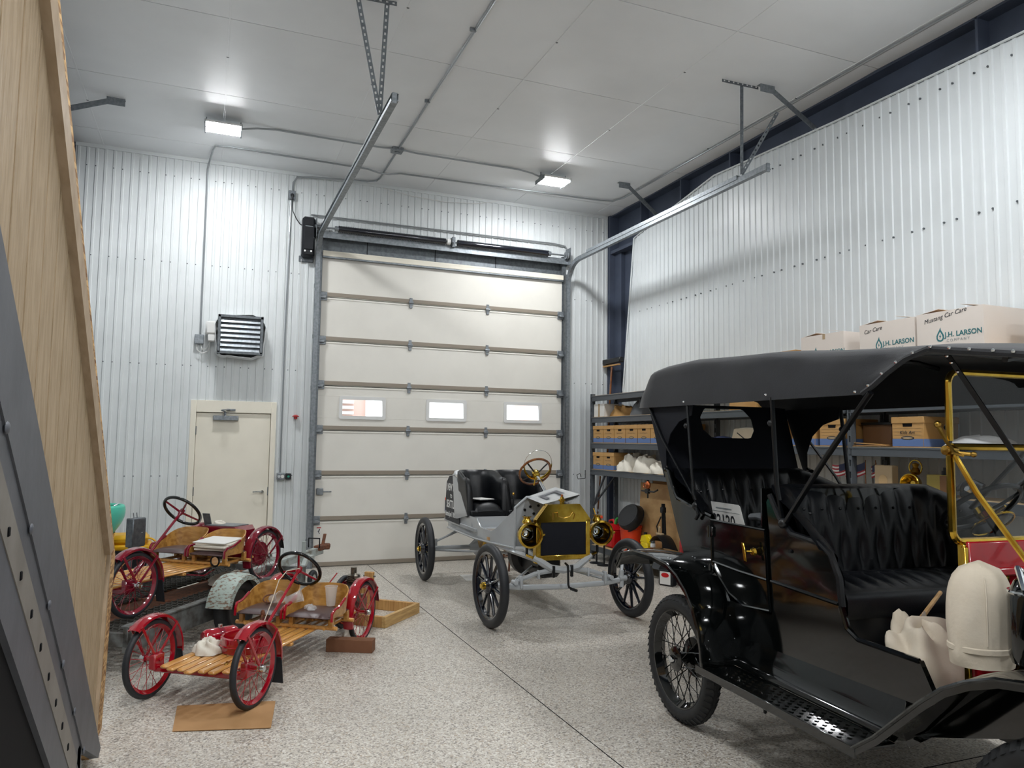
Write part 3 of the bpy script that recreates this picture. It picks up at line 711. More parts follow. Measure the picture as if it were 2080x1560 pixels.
cj = thing('ceiling_junction_box', 'square steel junction box where the ceiling conduits cross', 'junction box', (2.06, 9.05, ZC-.03)); MB().box(-.07, .07, -.07, .07, -.025, .025, .004).build('box', 'galv', cj)
mb = MB(); mb.cyl((.0, 0, -.025), (0, 0, -.035), .03, n=12); mb.build('cover', 'galv', cj)
for x, y in ((2.03, 6.06), (2.04, 7.58)): 
    c = MB(); c.box(x-.03, x+.03, y-.012, y+.012, ZC-.045, ZC-.006, .004); o = c.build('conduit_strap', 'galv'); tag(o, 'steel strap holding the long ceiling conduit, %s' % ('nearer the camera' if y < 7 else 'farther back'), 'strap')
tag(MB().tube([(2.2, 10.44, 5.3), (2.6, 10.44, 5.24), (3.1, 10.44, 5.22), (3.6, 10.44, 5.26), (3.9, 10.44, 5.33)], .005, 6).build('loose_cable', 'white_plastic'), 'thin white cable sagging along the top of the wall above the springs', 'cable')

# corner rack with broom in the back right corner
rk = thing('tool_rack', 'dark wall rack board in the back right corner', 'tool rack', (5.78, 10.2, 2.96)); MB().box(-.02, .06, -.28, .26, -.02, .06, .01).build('rail', 'black_satin', rk); MB().box(-.02, .02, -.24, .24, -.06, -.04).build('wood_strip', 'pine', rk)
tag(MB().tube([(5.74, 10.12, 2.88), (5.72, 10.16, 2.2), (5.70, 10.2, 1.2)], .016, 8).build('broom_handle', 'wheel_wood'), 'wooden tool handle hanging from the rack in the back right corner', 'handle')
# ================================================================== stair side with sided guard wall
SX = -.45
st = thing('stair_guard_wall', 'tan grooved-siding stair guard wall on a grey steel stringer at the left edge', 'stair', (SX, 3.0, 0)); T0 = Matrix.Translation(-Vector((SX, 3.0, 0)))
SS, XF = -.478, -.45        # siding face, trim and stringer face
bot = lambda y: 3.766 - .805*y
osb_t = lambda y: 5.386 - .82*y
t_out = lambda y: 4.945 - .82*y
t_in = lambda y: 4.815 - .82*y
YN = .9
yx = lambda u, v, w: (w, u, v)
yy = YN + .072
while yy < 4.62:
    a, b = yy, min(yy+.188, 4.64); n = 3; za = [(a + (b-a)*i/n) for i in range(n+1)]
    poly = [(y, bot(y)-.03) for y in za] + [(y, t_in(y)+.05) for y in reversed(za)]
    MB().prism(poly, yx, SS-.017, SS).xform(T0).build('siding_board', 'siding', st)
    yy += .203
MB().prism([(YN, bot(YN)-.05), (4.60, 0.05), (4.66, .05), (4.70, t_out(4.7)-.05), (YN, t_out(YN)-.02)], yx, SS-.024, SS-.018).xform(T0).build('siding_backer', 'trim_board', st)
MB().prism([(YN, bot(YN)), (4.6, .02), (5.12, .0), (5.37, .97), (YN, osb_t(YN))], yx, SS-.06, SS-.026).xform(T0).build('osb_sheet', 'osb', st)
MB().prism([(YN, t_in(YN)), (4.55, t_in(4.55)), (4.70, t_out(4.70)), (YN, t_out(YN))], yx, SS-.002, XF).xform(T0).build('cap_trim', 'trim_board', st)
MB().prism([(4.47, .16), (4.50, .16), (4.72, 1.06), (4.66, 1.08)], yx, SS-.002, XF-.012).xform(T0).build('end_trim', 'trim_board', st)
def band(o0, o1, x0, x1, name, m, y1=4.58, y0=YN):
    poly = [(y0, bot(y0)-o1), (y1, bot(y1)-o1), (y1, bot(y1)-o0), (y0, bot(y0)-o0)]
    MB().prism(poly, yx, x0, x1).xform(T0).build(name, m, st)
MB().prism([(YN, bot(YN)), (4.576, .082), (4.50, .06), (3.86, .345), (YN, bot(YN)-.308)], yx, SS-.012, XF).xform(T0).build('stringer_web', 'stair_steel', st)
band(.308, .42, SS-.01, XF-.006, 'stringer_flange', 'stair_steel', 3.86)
band(.42, .55, SS-.01, XF, 'tread_ledge', 'stair_ledge_lit', 3.70)
band(.55, .72, SS-.01, XF-.003, 'under_plate', 'stair_steel', 3.52)
band(.72, 2.6, SS-.02, XF-.02, 'stair_shade_sheet', 'dark_gap', 3.45)  # near-black sheet stands in for the shade under the stair
for i in range(9):
    y = 3.42 - i*.17; z = bot(y)-.50
    b = MB(); b.box(XF-.002, XF+.004, y-.009, y+.009, z-.012, z+.012, .002); b.xform(T0).build('bolt', 'dark_gap', st)
for i in range(6):
    y = 3.9 - i*.35; z = bot(y)-.306
    b = MB(); b.ball((XF, y, z), .016, 8, 5, (.4, 1.3, 1)); b.xform(T0).build('weld_bead', 'stair_steel', st)
mb = MB(); mb.box(XF-.05, XF-.006, 3.76, 3.88, 0, .38, .003); mb.xform(T0).build('foot_post', 'stair_steel', st)
for i in range(8):
    y = 4.3 - i*.27; z = bot(y)-.03
    MB().box(-1.45, SX-.09, y-.26, y, z-.04, z).xform(T0).build('tread', 'stair_steel', st)

# ================================================================== shelving
SF, SB = 5.33, 5.79
decks = [.21, 1.32, 1.71, 2.09, 2.41]
posts = [10.05, 7.60, 5.15, 2.70]
def post_mb():
    mb = MB(); h = 2.44
    n = 46; st_ = h/n
    mb.box(-.022, -.012, -.03, .03, 0, h); mb.box(.006, .022, -.03, .03, 0, h)
    for i in range(n):
        if i % 2 == 0: mb.box(-.014, .008, -.03, .03, i*st_, (i+1)*st_-.004)
    mb.box(-.022, .022, .027, .03, 0, h); mb.box(-.03, .03, -.035, .035, 0, .006)
    return mb
POST = post_mb()
names = [('grey boltless steel shelving bay nearest the overhead door', 10.05, 7.60), ('grey boltless steel shelving bay behind the rear of the black touring car', 7.60, 5.15), ('grey boltless steel shelving bay behind the windscreen of the black touring car', 5.15, 2.70)]
pm = None
for lab, ya, yb in names:
    t = thing('shelving_unit', lab, 'shelf', (SF, yb, 0), 0, 'grey steel shelving bays along the right wall')
    Ln = ya-yb
    if pm is None:
        q = MB(); q.v = [(v[1], v[0], v[2]) for v in POST.v]; q.f = POST.f; pm = q.mesh('post', 'shelf_grey')
    for x in (.03, SB-SF-.03):
        for y in ((Ln-.03, .03) if yb == 2.70 else (Ln-.03,)):
            o = link('post', pm, t); o.location = (x, y, 0)
    for d in decks:
        bm_ = MB()
        for x in (0, SB-SF-.03):
            bm_.box(x, x+.03, .02, Ln-.02, d-.085, d-.005, .003); bm_.box(x-.004, x+.034, .02, Ln-.02, d-.02, d-.004, .002)
            o = bm_.build('beam', 'shelf_grey', t); bm_ = MB()
        MB().box(.012, SB-SF-.012, .01, Ln-.01, d-.012, d, .002).build('deck_board', 'shelf_board', t)
    for y in (Ln-.03,):
        b = MB(); b.beam((.03, y, .75), (SB-SF-.03, y, 1.22), .03, .02); b.build('end_brace', 'shelf_grey', t)
        b = MB(); b.beam((.03, y-.05, .80), (.03, y-.38, 1.24), .03, .02); b.build('corner_brace', 'shelf_grey', t)

# record boxes
def record_box():
    t = link('record_box', None)
    L_, W_, H_ = .40, .30, .25
    mb = MB()
    mb.box(0, L_, -W_/2, W_/2, 0, H_-.02, .003); body = mb.build('carton', 'card_box', t)
    MB().box(-.006, L_+.006, -W_/2-.006, W_/2+.006, H_-.055, H_, .004).build('lid', 'card_box', t)
    mb = MB(); mb.box(-.0015, .001, -W_/2+.004, W_/2-.004, .006, .068); mb.box(.002, L_-.002, -W_/2-.0012, -W_/2+.001, .006, .068); mb.box(.002, L_-.002, W_/2-.001, W_/2+.0012, .006, .068); mb.build('blue_band', 'box_blue', t)
    mb = MB(); mb.prism([(-.042, .168), (.042, .168), (.047, .195), (-.047, .195)], lambda u, v, w_: (w_, u, v), -.0016, .001); mb.build('hand_hole', 'dark_gap', t)
    mb = MB(); el = [(.062*math.cos(a), .075+.016*math.sin(a)) for a in [2*PI*i/20 for i in range(20)]]
    mb.prism(el, lambda u, v, w_: (w_, u, v), -.0022, .001); mb.build('logo_badge', 'ink', t)
    el = [(.05*math.cos(a), .075+.009*math.sin(a)) for a in [2*PI*i/20 for i in range(20)]]
    MB().prism(el, lambda u, v, w_: (w_, u, v), -.0028, .001).build('logo_bar', 'tin_cream', t)
    mb = MB()
    for z in (.155, .128, .1): mb.box(-.0016, .001, -.13, .13, z-.0008, z+.0008)
    mb.build('ruled_line', 'tin_cream', t, stuff=True)
    return t
RB = record_box(); first = [True]
def put_box(x, y, z, label, hand=None, group='record storage boxes on the shelving'):
    t = RB if first[0] else copy_tree(RB)
    first[0] = False; place(t, (x, y, z)); tag(t, label, 'box', group); boxes.append((t, hand)); return t
boxes = []
ordn = ['first', 'second', 'third', 'fourth', 'fifth', 'sixth', 'seventh']
for i in range(7): put_box(SF+.02, 9.83-i*.314, 1.71, 'tan record box with blue base, %s from the far end of its row' % ordn[i])
put_box(SF+.02, 9.83, 1.32, 'tan record box at the far end of the shelf below the row of seven'); put_box(SF+.02, 9.52, 1.32, 'tan record box beside the white cloth bundle, second from the far end')
put_box(SF+.02, 6.22, 1.71, 'tan record box seen through the rear curtain window of the touring car', None)
put_box(SF+.02, 5.70, 1.71, 'tan record box partly behind the curved rear curtain edge'); put_box(SF+.02, 5.34, 1.71, 'tan record box beside the middle shelf post')
kb = put_box(SF+.02, 4.53, 1.71, 'tan record box with handwriting seen between the touring car top irons', 'Kids Art')
def wr(t, txt, size, y, z, m='ink', sh=.2): put_text(txt, size, m, (-.0032, y, z), (0, -1, 0), (0, 0, 1), t, 'handwriting', shear=sh)
wr(kb, 'Kids Art', .042, .075, .106)
bx = [t for t, h in boxes]
def scribble(t, n, sd):
    r = random.Random(sd); pts = [(-.003, .09-.18*i/n, .138+.006*math.sin(i*1.9)+r.uniform(-.003, .003)) for i in range(n+1)]
    MB().tube(pts, .0012, 4).build('handwriting', 'ink', t)
for i, t in enumerate(bx[:10]): scribble(t, 16, i)

# white cartons on the top shelf
def flame(mb_parent, y, z, s, x):
    out = [(.0, -.42), (.2, -.36), (.3, -.18), (.29, .02), (.2, .2), (.06, .42), (.02, .62), (-.06, .44), (-.2, .22), (-.3, .02), (-.3, -.18), (-.2, -.36)]
    inn = [(.0, -.31), (.13, -.27), (.19, -.14), (.17, .0), (.08, .16), (.0, .3), (-.1, .14), (-.18, .0), (-.19, -.15), (-.12, -.27)]
    bolt = [(.05, .16), (-.10, -.06), (-.01, -.06), (-.05, -.24), (.10, .0), (.01, .0)]
    f = lambda P: [(-u*s, v*s) for u, v in P]
    for P, m, d, nm in ((out, 'teal_ink', .0010, 'logo_flame'), (inn, 'white_box', .0016, 'logo_flame_inside'), (bolt, 'teal_ink', .0022, 'logo_bolt')):
        MB().prism([(y+u, z+v) for u, v in f(P)], lambda u, v, w_: (x-w_, u, v), 0, d).build(nm, m, mb_parent)
def carton(y0, y1, h, label, hand=None, depth=.46, z=2.412):
    t = thing('white_carton', label, 'box', (SF+.0, (y0+y1)/2, z), 0, 'white cartons on the top shelf'); W_ = y0-y1; hw = W_/2
    mb = MB(); e = .006
    mb.box(0, e, -hw, hw, 0, h); mb.box(depth-e, depth, -hw, hw, 0, h); mb.box(e, depth-e, -hw, -hw+e, 0, h); mb.box(e, depth-e, hw-e, hw, 0, h); mb.box(e, depth-e, -hw+e, hw-e, 0, e); mb.build('carton_body', 'white_box', t)
    MB().box(.006, depth-.006, -hw+.006, hw-.006, h-.02, h-.012).build('inner_flap', 'cardboard', t)
    mb = MB(); mb.hexa((depth*.5, hw-.10, h+.012), (depth*.48, 0, 0), (0, .09, -.012), (0, 0, .002)); mb.build('top_flap', 'white_box', t); mb = MB(); mb.hexa((depth*.5, -hw+.10, h+.016), (depth*.48, 0, 0), (0, .09, .018), (0, 0, .002)); mb.build('top_flap', 'white_box', t)
    MB().box(-.001, .0, -hw+W_*.42, -hw+W_*.48, h-.05, h).build('tape', 'tin_cream', t) if hand is None else None
    lz = h*.42
    flame(t, .075, lz+.02, .11, -.0002)
    put_text('J.H. LARSON', .056, 'teal_ink', (-.0012, .035, lz+.005), (0, -1, 0), (0, 0, 1), t, 'company_lettering', bold=.0012)
    put_text('COMPANY', .03, 'grey_ink', (-.0012, .02, lz-.033), (0, -1, 0), (0, 0, 1), t, 'company_lettering', spacing=1.5)
    if hand: put_text(hand, .05, 'ink', (-.0012, hw-.05 if len(hand) < 10 else hw-.07, h-.085), (0, -1, .12 if len(hand) < 10 else .16), (0, .1, 1), t, 'handwriting', shear=.25, sx=1.0)
    return t
carton(5.69, 5.16, .345, 'white carton with teal company logo, farthest of the three printed cartons on top shelf')
carton(4.98, 4.42, .365, 'white carton marked Car Care in pen on the top shelf, middle of three', 'Car Care')
carton(4.40, 3.83, .37, 'white carton marked Mustang Car Care in pen, nearest the front of the touring car', 'Mustang Car Care')
c4 = thing('plain_carton', 'plain white carton at the right edge behind the marked carton', 'box', (SF+.2, 3.45, 2.412)); MB().box(0, .3, -.2, .2, 0, .33, .004).build('carton_body', 'white_box', c4); MB().box(-.001, .3, -.03, .03, .28, .331).build('tape', 'tin_cream', c4)
c5 = thing('brown_carton', 'flat brown carton just behind the canvas top, left of the white cartons', 'box', (SF+.02, 5.95, 2.412)); MB().box(0, .4, -.16, .16, 0, .24, .004).build('carton_body', 'card_box', c5); MB().box(-.002, .402, -.162, .162, .21, .243, .003).build('lid', 'card_box', c5)

# other shelf contents
t = thing('white_parcel', 'small white cardboard parcel at the far end of the upper shelf', 'box', (SF+.03, 9.83, 2.092)); MB().box(0, .3, -.16, .15, 0, .19, .004).build('carton_body', 'paper', t); MB().box(-.001, .001, -.03, .02, .0, .19).build('tape', 'tin_cream', t)
o = crumple(0, 0, 0, .14, .26, .14, 3, rough=.6).build('paper_bag', 'paper_brown', None, 60); o.location = (SF+.2, 9.42, 2.091); tag(o, 'crumpled brown paper bag on the upper shelf beside the white parcel', 'bag')
o = crumple(0, 0, 0, .18, .2, .2, 5).build('dark_bag', 'grey_fabric', None, 60); o.location = (SF+.22, 8.88, 2.091); tag(o, 'dark grey soft bag on the upper shelf behind the canvas top corner', 'bag')
for i, (y, r, s) in enumerate(((9.10, .2, 11), (8.72, .24, 12), (8.35, .2, 13))):
    o = crumple(0, 0, 0, .19, r, .21 if i < 2 else .14, s, rough=.5).build('cloth_bundle', 'cloth_white', None, 70); o.location = (SF+.17, y, 1.321)
    tag(o, ['white rag bundle next to the record boxes', 'larger white rag bundle in the middle of the pile', 'white folded rag at the touring car end of the pile'][i], 'cloth', 'white rags on the shelf')
o = crumple(0, 0, 0, .05, .09, .07, 31).build('glove', 'grey_fabric', None, 60); o.location = (SF+.08, 9.28, 1.321); tag(o, 'small dark glove lying between record boxes and white rags', 'glove')
t = thing('printed_carton', 'white and tan printed carton seen through the curtain window, upper shelf', 'box', (SF+.04, 6.62, 2.092)); MB().box(0, .3, -.22, .22, 0, .08, .003).build('base_tray', 'card_box', t); MB().box(0, .3, -.22, .22, .08, .2, .003).build('printed_top', 'paper', t)
mb = MB(); mb.prism([(-.06+.03*math.cos(a), .13+.03*math.sin(a)) for a in [2*PI*i/14 for i in range(14)]], lambda u, v, w_: (w_, u, v), -.0015, .001); mb.build('print_mark', 'stair_steel', t)
o = crumple(0, 0, 0, .17, .24, .13, 21).build('blue_towel', 'cooler_blue', None, 60); o.location = (SF+.15, 6.1, 2.091); tag(o, 'pale blue folded towel on the upper shelf seen through the curtain window', 'towel')
t = thing('cream_sack', 'cream printed sack leaning on the shelf, seen through the curtain window', 'sack', (SF+.14, 6.75, 1.712)); G = [[(.03*math.sin(PI*i/10)*math.sin(PI*j/8)-.03*i/10, .2-.4*j/8-.1*i/10, .17*i/10) for j in range(9)] for i in range(11)]; MB().sheet(G, .03).build('sack_body', 'cloth_bag', t)
mb = MB(); mb.beam((-.045, .03, .13), (-.03, -.08, .06), .012, .002, up=(1, 0, 0)); mb.build('print_mark', 'ink', t)
o = crumple(0, 0, 0, .15, .2, .09, 22).build('navy_towel', 'navy_cloth', None, 60); o.location = (SF+.16, 7.12, 1.711); tag(o, 'navy folded cloth at the left of the curtain window view', 'cloth')
# behind the windscreen
o = crumple(0, 0, 0, .16, .26, .09, 23).build('plastic_parcel', 'white_plastic', None, 60); o.location = (SF+.18, 4.02, 1.711); tag(o, 'flat parcel in clear plastic beside the handwritten record box', 'parcel')
o = crumple(0, 0, 0, .16, .2, .16, 24).build('grey_blanket', 'foil', None, 60); o.location = (SF+.2, 3.35, 1.711); tag(o, 'grey shiny blanket on the shelf seen through the windscreen', 'blanket')
t = thing('dark_tote', 'low dark tote seen behind the tan record box', 'tote', (SF+.2, 5.0, 1.712)); MB().box(0, .24, -.16, .16, 0, .21, .01).build('tote_body', 'tin_brown', t); MB().box(-.008, .25, -.17, .17, .19, .215, .004).build('tote_rim', 'black_satin', t)
t = thing('flattened_cardboard', 'flattened cardboard lying on the shelf beside the shelf post', 'cardboard', (SF+.02, 4.95, 1.712)); MB().hexa((.15, 0, .008), (.15, 0, 0), (0, .2, 0), (0, 0, .004)).build('sheet', 'cardboard', t); MB().hexa((.15, .02, .022), (.14, .02, 0), (0, .17, .008), (0, 0, .003)).build('sheet', 'card_box', t)
def flag(y, lab, a):
    t = thing('small_flag', lab, 'flag', (SF+.1, y, 1.322), a, 'small stick flags on the shelf'); MB().cyl((0, 0, 0), (.0, 0, .27), .004, n=6).build('stick', 'wheel_wood', t); MB().lathe([(0, .0), (.03, .0), (.03, .015), (.006, .02)], n=12).build('foot', 'black_plastic', t)
    for i in range(7):
        G = [[(.008*math.sin(6*j/8+1), .002+.17*j/8, .25-.02*(i+k)*.75-.02*math.sin(3.0*j/8)-.03*j/8) for j in range(9)] for k in (0, 1)]
        MB().sheet(G, .001).build('stripe', 'flag_red' if i % 2 == 0 else 'flag_white', t)
    G = [[(.008*math.sin(6*j/8+1)-.003, .002+.17*j/8, .252-.062*k-.02*math.sin(3.0*j/8)-.03*j/8) for j in range(5)] for k in (0, 1)]
    MB().sheet(G, .001).build('canton', 'flag_blue', t)
flag(5.24, 'small striped stick flag left of the middle shelf post', .1); flag(5.04, 'small striped stick flag just right of the middle shelf post', .5); flag(4.93, 'small striped stick flag drooping beside the cream tin', -.6)
t = thing('cream_tin', 'cream tin with round emblem and small spout on the shelf behind front seat', 'tin', (SF+.1, 4.82, 1.322)); MB().box(-.04, .04, -.09, .09, 0, .23, .006).build('can', 'tin_cream', t); MB().cyl((0, 0, .23), (0, 0, .27), .02, n=10).build('spout', 'black_satin', t)
mb = MB(); mb.prism([(.045*math.cos(a), .1+.05*math.sin(a)) for a in [2*PI*i/18 for i in range(18)]], lambda u, v, w_: (-.0405-w_, u, v), 0, .0015); mb.build('emblem', 'shelf_board', t)
def lamp(y, lab, z=1.322):
    t = thing('brass_lamp', lab, 'lamp', (SF+.14, y, z)); mb = MB(); mb.lathe([(.0, 0), (.05, .0), (.075, .06), (.08, .11), (.072, .115), (.066, .1), (.02, .05), (0, .05)], (.02, 0, .09), (-1, -.25, 0), 18); mb.build('shell', 'brass', t)
    mb = MB(); mb.lathe([(.03, 0), (.045, .02), (.02, .06), (.03, .09), (0, .1)], (.02, 0, .16), (0, 0, 1), 14); mb.build('chimney', 'brass_dull', t); MB().torus((.02, 0, .22), (1, 0, 0), .06, .006, 20, 6).build('bail_handle', 'brass', t); MB().lathe([(0, 0), (.05, 0), (.05, .015), (.012, .03), (.012, .08)], (.02, 0, 0), (0, 0, 1), 14).build('base', 'brass_dull', t)
lamp(4.58, 'round brass lamp standing on the shelf right of the cream tin')
t = thing('olive_can', 'square olive and brown oil can on the shelf behind the front seat', 'can', (SF+.12, 4.32, 1.322)); MB().box(-.05, .05, -.09, .09, 0, .17, .006).build('can', 'olive', t); MB().box(-.0515, .0515, -.091, -.03, .004, .166, .003).build('brown_panel', 'tin_brown', t); MB().lathe([(.025, 0), (.025, .03), (.012, .035), (.012, .06), (0, .06)], (0, -.04, .17), n=12).build('cap', 'black_satin', t)
for i, (y, s, lab) in enumerate(((4.08, .5, 'dark cast engine part on the shelf near the windscreen post'), (3.55, .8, 'dark engine casting on the shelf seen through the windscreen glass'))):
    t = thing('engine_part', lab, 'engine part', (SF+.15, y, 1.322)); 
    MB().box(-.1*s, .1*s, -.16*s, .16*s, 0, .12*s, .02).build('casting', 'black_satin', t); MB().torus((0, .02, .16*s), (.3, .6, .4), .11*s, .016, 24, 8).build('pulley', 'black_satin', t)
    MB().tube([(0, -.2*s, .2*s), (0, -.05*s, .26*s), (0, .12*s, .22*s), (0, .25*s, .12*s)], .018, 8).build('manifold', 'galv_dark', t); MB().cyl((-.05, -.1*s, .1*s), (-.12, -.1*s, .16*s), .02, n=10).build('fitting', 'chrome', t)
# bottom deck and floor items by the door
t = thing('gas_can', 'red plastic fuel can standing on the bottom shelf beside the brass headlamp', 'fuel can', (5.49, 9.62, .212)); 
mb = MB(); mb.box(-.09, .09, -.14, .14, 0, .27, .03); mb.prism([(-.14, .26), (.14, .26), (.02, .34), (-.08, .34)], lambda u, v, w_: (w_, u, v), -.08, .08); mb.build('tank', 'red_can', t); mb = MB(); mb.tube([(0, -.05, .33), (0, .0, .39), (0, .1, .37), (0, .12, .28)], .018, 8); mb.build('handle', 'red_can', t); mb = MB(); mb.tube([(0, -.06, .33), (0, -.09, .40), (0, -.12, .43)], [.025, .02, .014], 10); mb.build('spout', 'green_plastic', t); MB().lathe([(0, 0), (.03, 0), (.03, .03), (0, .03)], (0, .05, .335), n=12).build('cap', 'black_plastic', t)
t = thing('pruning_shears', 'orange-handled tool hanging above the fuel can by the shelf post', 'tool', (5.36, 9.78, .62)); mb = MB(); mb.hexa((0, 0, 0), (.012, 0, 0), (0, .07, -.02), (0, .006, .02), .006); mb.build('handle', 'orange_tool', t); mb = MB(); mb.tube([(0, .07, .02), (0, .1, .07), (0, .06, .12), (0, .03, .08)], .006, 6); mb.build('wire_loop', 'galv', t); MB().tube([(0, .05, 0), (0, .13, .03), (0, .2, .12)], .007, 6).build('strap', 'yellow_bin', t)
t = thing('orange_bucket', 'orange plastic bucket on the bottom shelf with a black pan resting on it', 'bucket', (5.53, 9.2, .212)); mb = MB(); mb.lathe([(0, .0), (.125, .0), (.15, .33), (.158, .33), (.158, .36), (.15, .36), (.118, .012), (0, .012)], n=28); mb.build('pail', 'orange_bucket', t); MB().torus((0, 0, .30), (0, 0, 1), .152, .006, 28, 6).build('rib', 'orange_bucket', t); MB().tube(arc((0, 0, .31), .16, PI*.5, PI*1.5, 14, (math.cos(.4), 0, -math.sin(.4)), (0, 1, 0)), .003, 6).build('bail', 'galv', t)
o = link('drain_pan', None); o.location = (5.44, 9.14, .72); o.rotation_euler = (0, 2.14, .2); tag(o, 'round black drain pan tilted on top of the orange bucket', 'pan')
MB().lathe([(0, .0), (.17, .0), (.185, .02), (.2, .1), (.21, .1), (.205, .11), (.195, .105), (.178, .025), (.16, .01), (0, .01)], n=32).build('pan', 'black_plastic', o); MB().torus((0, 0, .004), (0, 0, 1), .14, .006, 28, 6).build('bottom_ring', 'black_plastic', o)
t = thing('yellow_jug', 'yellow plastic antifreeze jug on the bottom shelf behind the grey wheel', 'jug', (5.48, 8.72, .212)); mb = MB(); mb.box(-.05, .05, -.085, .085, 0, .2, .022); mb.prism([(-.085, .19), (.085, .19), (.05, .27), (-.02, .29), (-.05, .27)], lambda u, v, w_: (w_, u, v), -.045, .045); mb.build('jug_body', 'yellow_jug', t); MB().tube([(0, -.03, .27), (0, -.085, .24), (0, -.08, .15)], .014, 8).build('grip', 'yellow_jug', t); MB().lathe([(0, .0), (.024, .0), (.024, .03), (0, .03)], (0, .02, .285), n=12).build('cap', 'black_plastic', t)
t = thing('spray_can', 'grey capped spray can right of the yellow jug', 'can', (5.46, 8.53, .212)); MB().lathe([(0, 0), (.033, 0), (.033, .19), (.022, .205), (0, .205)], n=16).build('can', 'white_plastic', t); MB().lathe([(.028, .2), (.028, .25), (.02, .26), (0, .26)], n=14).build('cap', 'galv_dark', t); MB().lathe([(.0335, .05), (.0335, .15)], n=16).build('label', 'tin_cream', t)
for i, (x, y, w_, h, lab, m, lean) in enumerate(((5.70, 8.62, 1.25, .95, 'plywood sheet leaning under the shelf behind the orange bucket', 'plywood', .05), (5.755, 8.5, 1.0, 1.02, 'brown hardboard sheet standing behind the plywood', 'cardboard', .03), (5.66, 8.05, .28, .88, 'narrow pale board leaning in front of the plywood sheet', 'pine', .06))):
    t = thing('board', lab, 'board', (x, y, .212)); MB().hexa((0, 0, h/2), (.006, 0, 0), (0, w_/2, 0), (lean/2, 0, h/2)).build('sheet', m, t)
t = thing('camera_tripod', 'folded black tripod standing on the bottom shelf in front of the boards', 'tripod', (5.52, 8.38, .212))
for i, (dx, dy) in enumerate(((0, 0), (.02, .04), (.02, -.04))): MB().tube([(dx, dy, 0), (dx*.6, dy*.6, .4), (0, dy*.3, .72)], [.012, .016, .018], 8).build('leg', 'black_satin', t)
MB().box(-.03, .03, -.035, .035, .6, .68, .01).build('collar', 'black_plastic', t); MB().tube([(0, .05, .55), (-.02, .12, .42), (0, .1, .28), (0, .03, .3)], .009, 6).build('strap', 'black_plastic', t)
t = thing('clamp_set', 'dark clutter of black clamps at the foot of the boards', 'clamps', (5.47, 8.15, .212)); MB().box(-.05, .06, -.1, .1, 0, .1, .02).build('block', 'black_satin', t); MB().tube([(0, -.08, .08), (-.02, -.02, .17), (0, .06, .15), (.02, .1, .09)], .014, 8).build('clamp_arm', 'galv_dark', t); MB().cyl((0, .02, .1), (0, .04, .2), .012, n=8).build('screw', 'galv_dark', t)
t = thing('caulk_tube', 'white tube with red nozzle sleeve standing beside the touring car fender', 'tube', (5.42, 7.83, .212)); MB().lathe([(0, 0), (.03, 0), (.022, .04), (.022, .17), (0, .17)], n=14).build('tube_body', 'white_plastic', t); MB().lathe([(.026, .17), (.026, .3), (.012, .36), (0, .37)], n=14).build('sleeve', 'red_pink', t)
t = thing('oil_jug', 'black oil jug with red and white label standing on the floor by the shelf', 'jug', (5.24, 7.86, 0), .4); mb = MB(); mb.box(-.055, .055, -.1, .1, 0, .2, .015); mb.prism([(-.1, .19), (.1, .19), (.04, .27), (.0, .27)], lambda u, v, w_: (w_, u, v), -.05, .05); mb.build('jug_body', 'black_plastic', t); MB().lathe([(0, 0), (.022, 0), (.022, .03), (0, .03)], (0, .02, .27), n=12).build('cap', 'black_plastic', t); lb = MB().box(-.057, -.054, -.075, .075, .02, .17).build('label_panel', 'paper', t)
MB().prism([(.055*math.cos(a), .13+.028*math.sin(a)) for a in [2*PI*i/16 for i in range(16)]], lambda u, v, w_: (-.0575-w_, u, v), 0, .001).build('label_oval', 'red_can', lb)
t = thing('loose_fender', 'loose dark fender lying on the bottom shelf edge behind the grey car wheel', 'fender', (5.40, 8.1, .25)); G = []
for i in range(13):
    u = i/12; G.append([(-.09+.18*j/6, .28-.62*u, .05+.24*math.sin(PI*min(1, u*1.25+.18))**.8+.02*math.cos((j-3)/3*1.4)) for j in range(7)])
MB().sheet(G, .004).build('fender_skin', 'black_satin', t); mb = MB(); mb.box(-.04, .02, .1, .22, .30, .325, .006); mb.hexa((-.01, .17, .36), (.012, 0, 0), (0, .016, .004), (0, -.008, .045), .006); mb.build('clamp', 'tin_cream', t)
def jack_stand(x, y, lab):
    t = thing('floor_stand', lab, 'stand', (x, y, 0), 0, 'black stands beside the shelf'); MB().lathe([(0, 0), (.10, 0), (.10, .01), (.02, .02), (0, .02)], n=20).build('foot', 'black_satin', t); MB().cyl((0, 0, .015), (0, 0, .5), .014, n=8).build('pole', 'black_satin', t); MB().box(-.05, .05, -.015, .015, .45, .47, .004).build('cross_bar', 'black_satin', t)
jack_stand(5.22, 9.62, 'thin black pole stand nearest the shelf end post'); jack_stand(5.22, 9.40, 'thin black pole stand closer to the grey car wheel')
t = thing('wire_hook', 'bent black wire hook hanging beside the shelf end post', 'hook', (5.26, 10.06, 1.2)); MB().tube([(0, 0, .1), (0, 0, -.02), (-.12, 0, -.03), (-.14, 0, .03), (-.09, 0, .05), (-.07, 0, .0)], .006, 6).build('wire', 'black_satin', t); 
t = thing('wood_pole', 'thin wooden pole leaning in the corner behind the shelf', 'pole', (5.5, 10.2, 0)); MB().cyl((0, 0, 0), (.12, .05, 1.2), .012, n=8).build('shaft', 'wheel_wood', t)
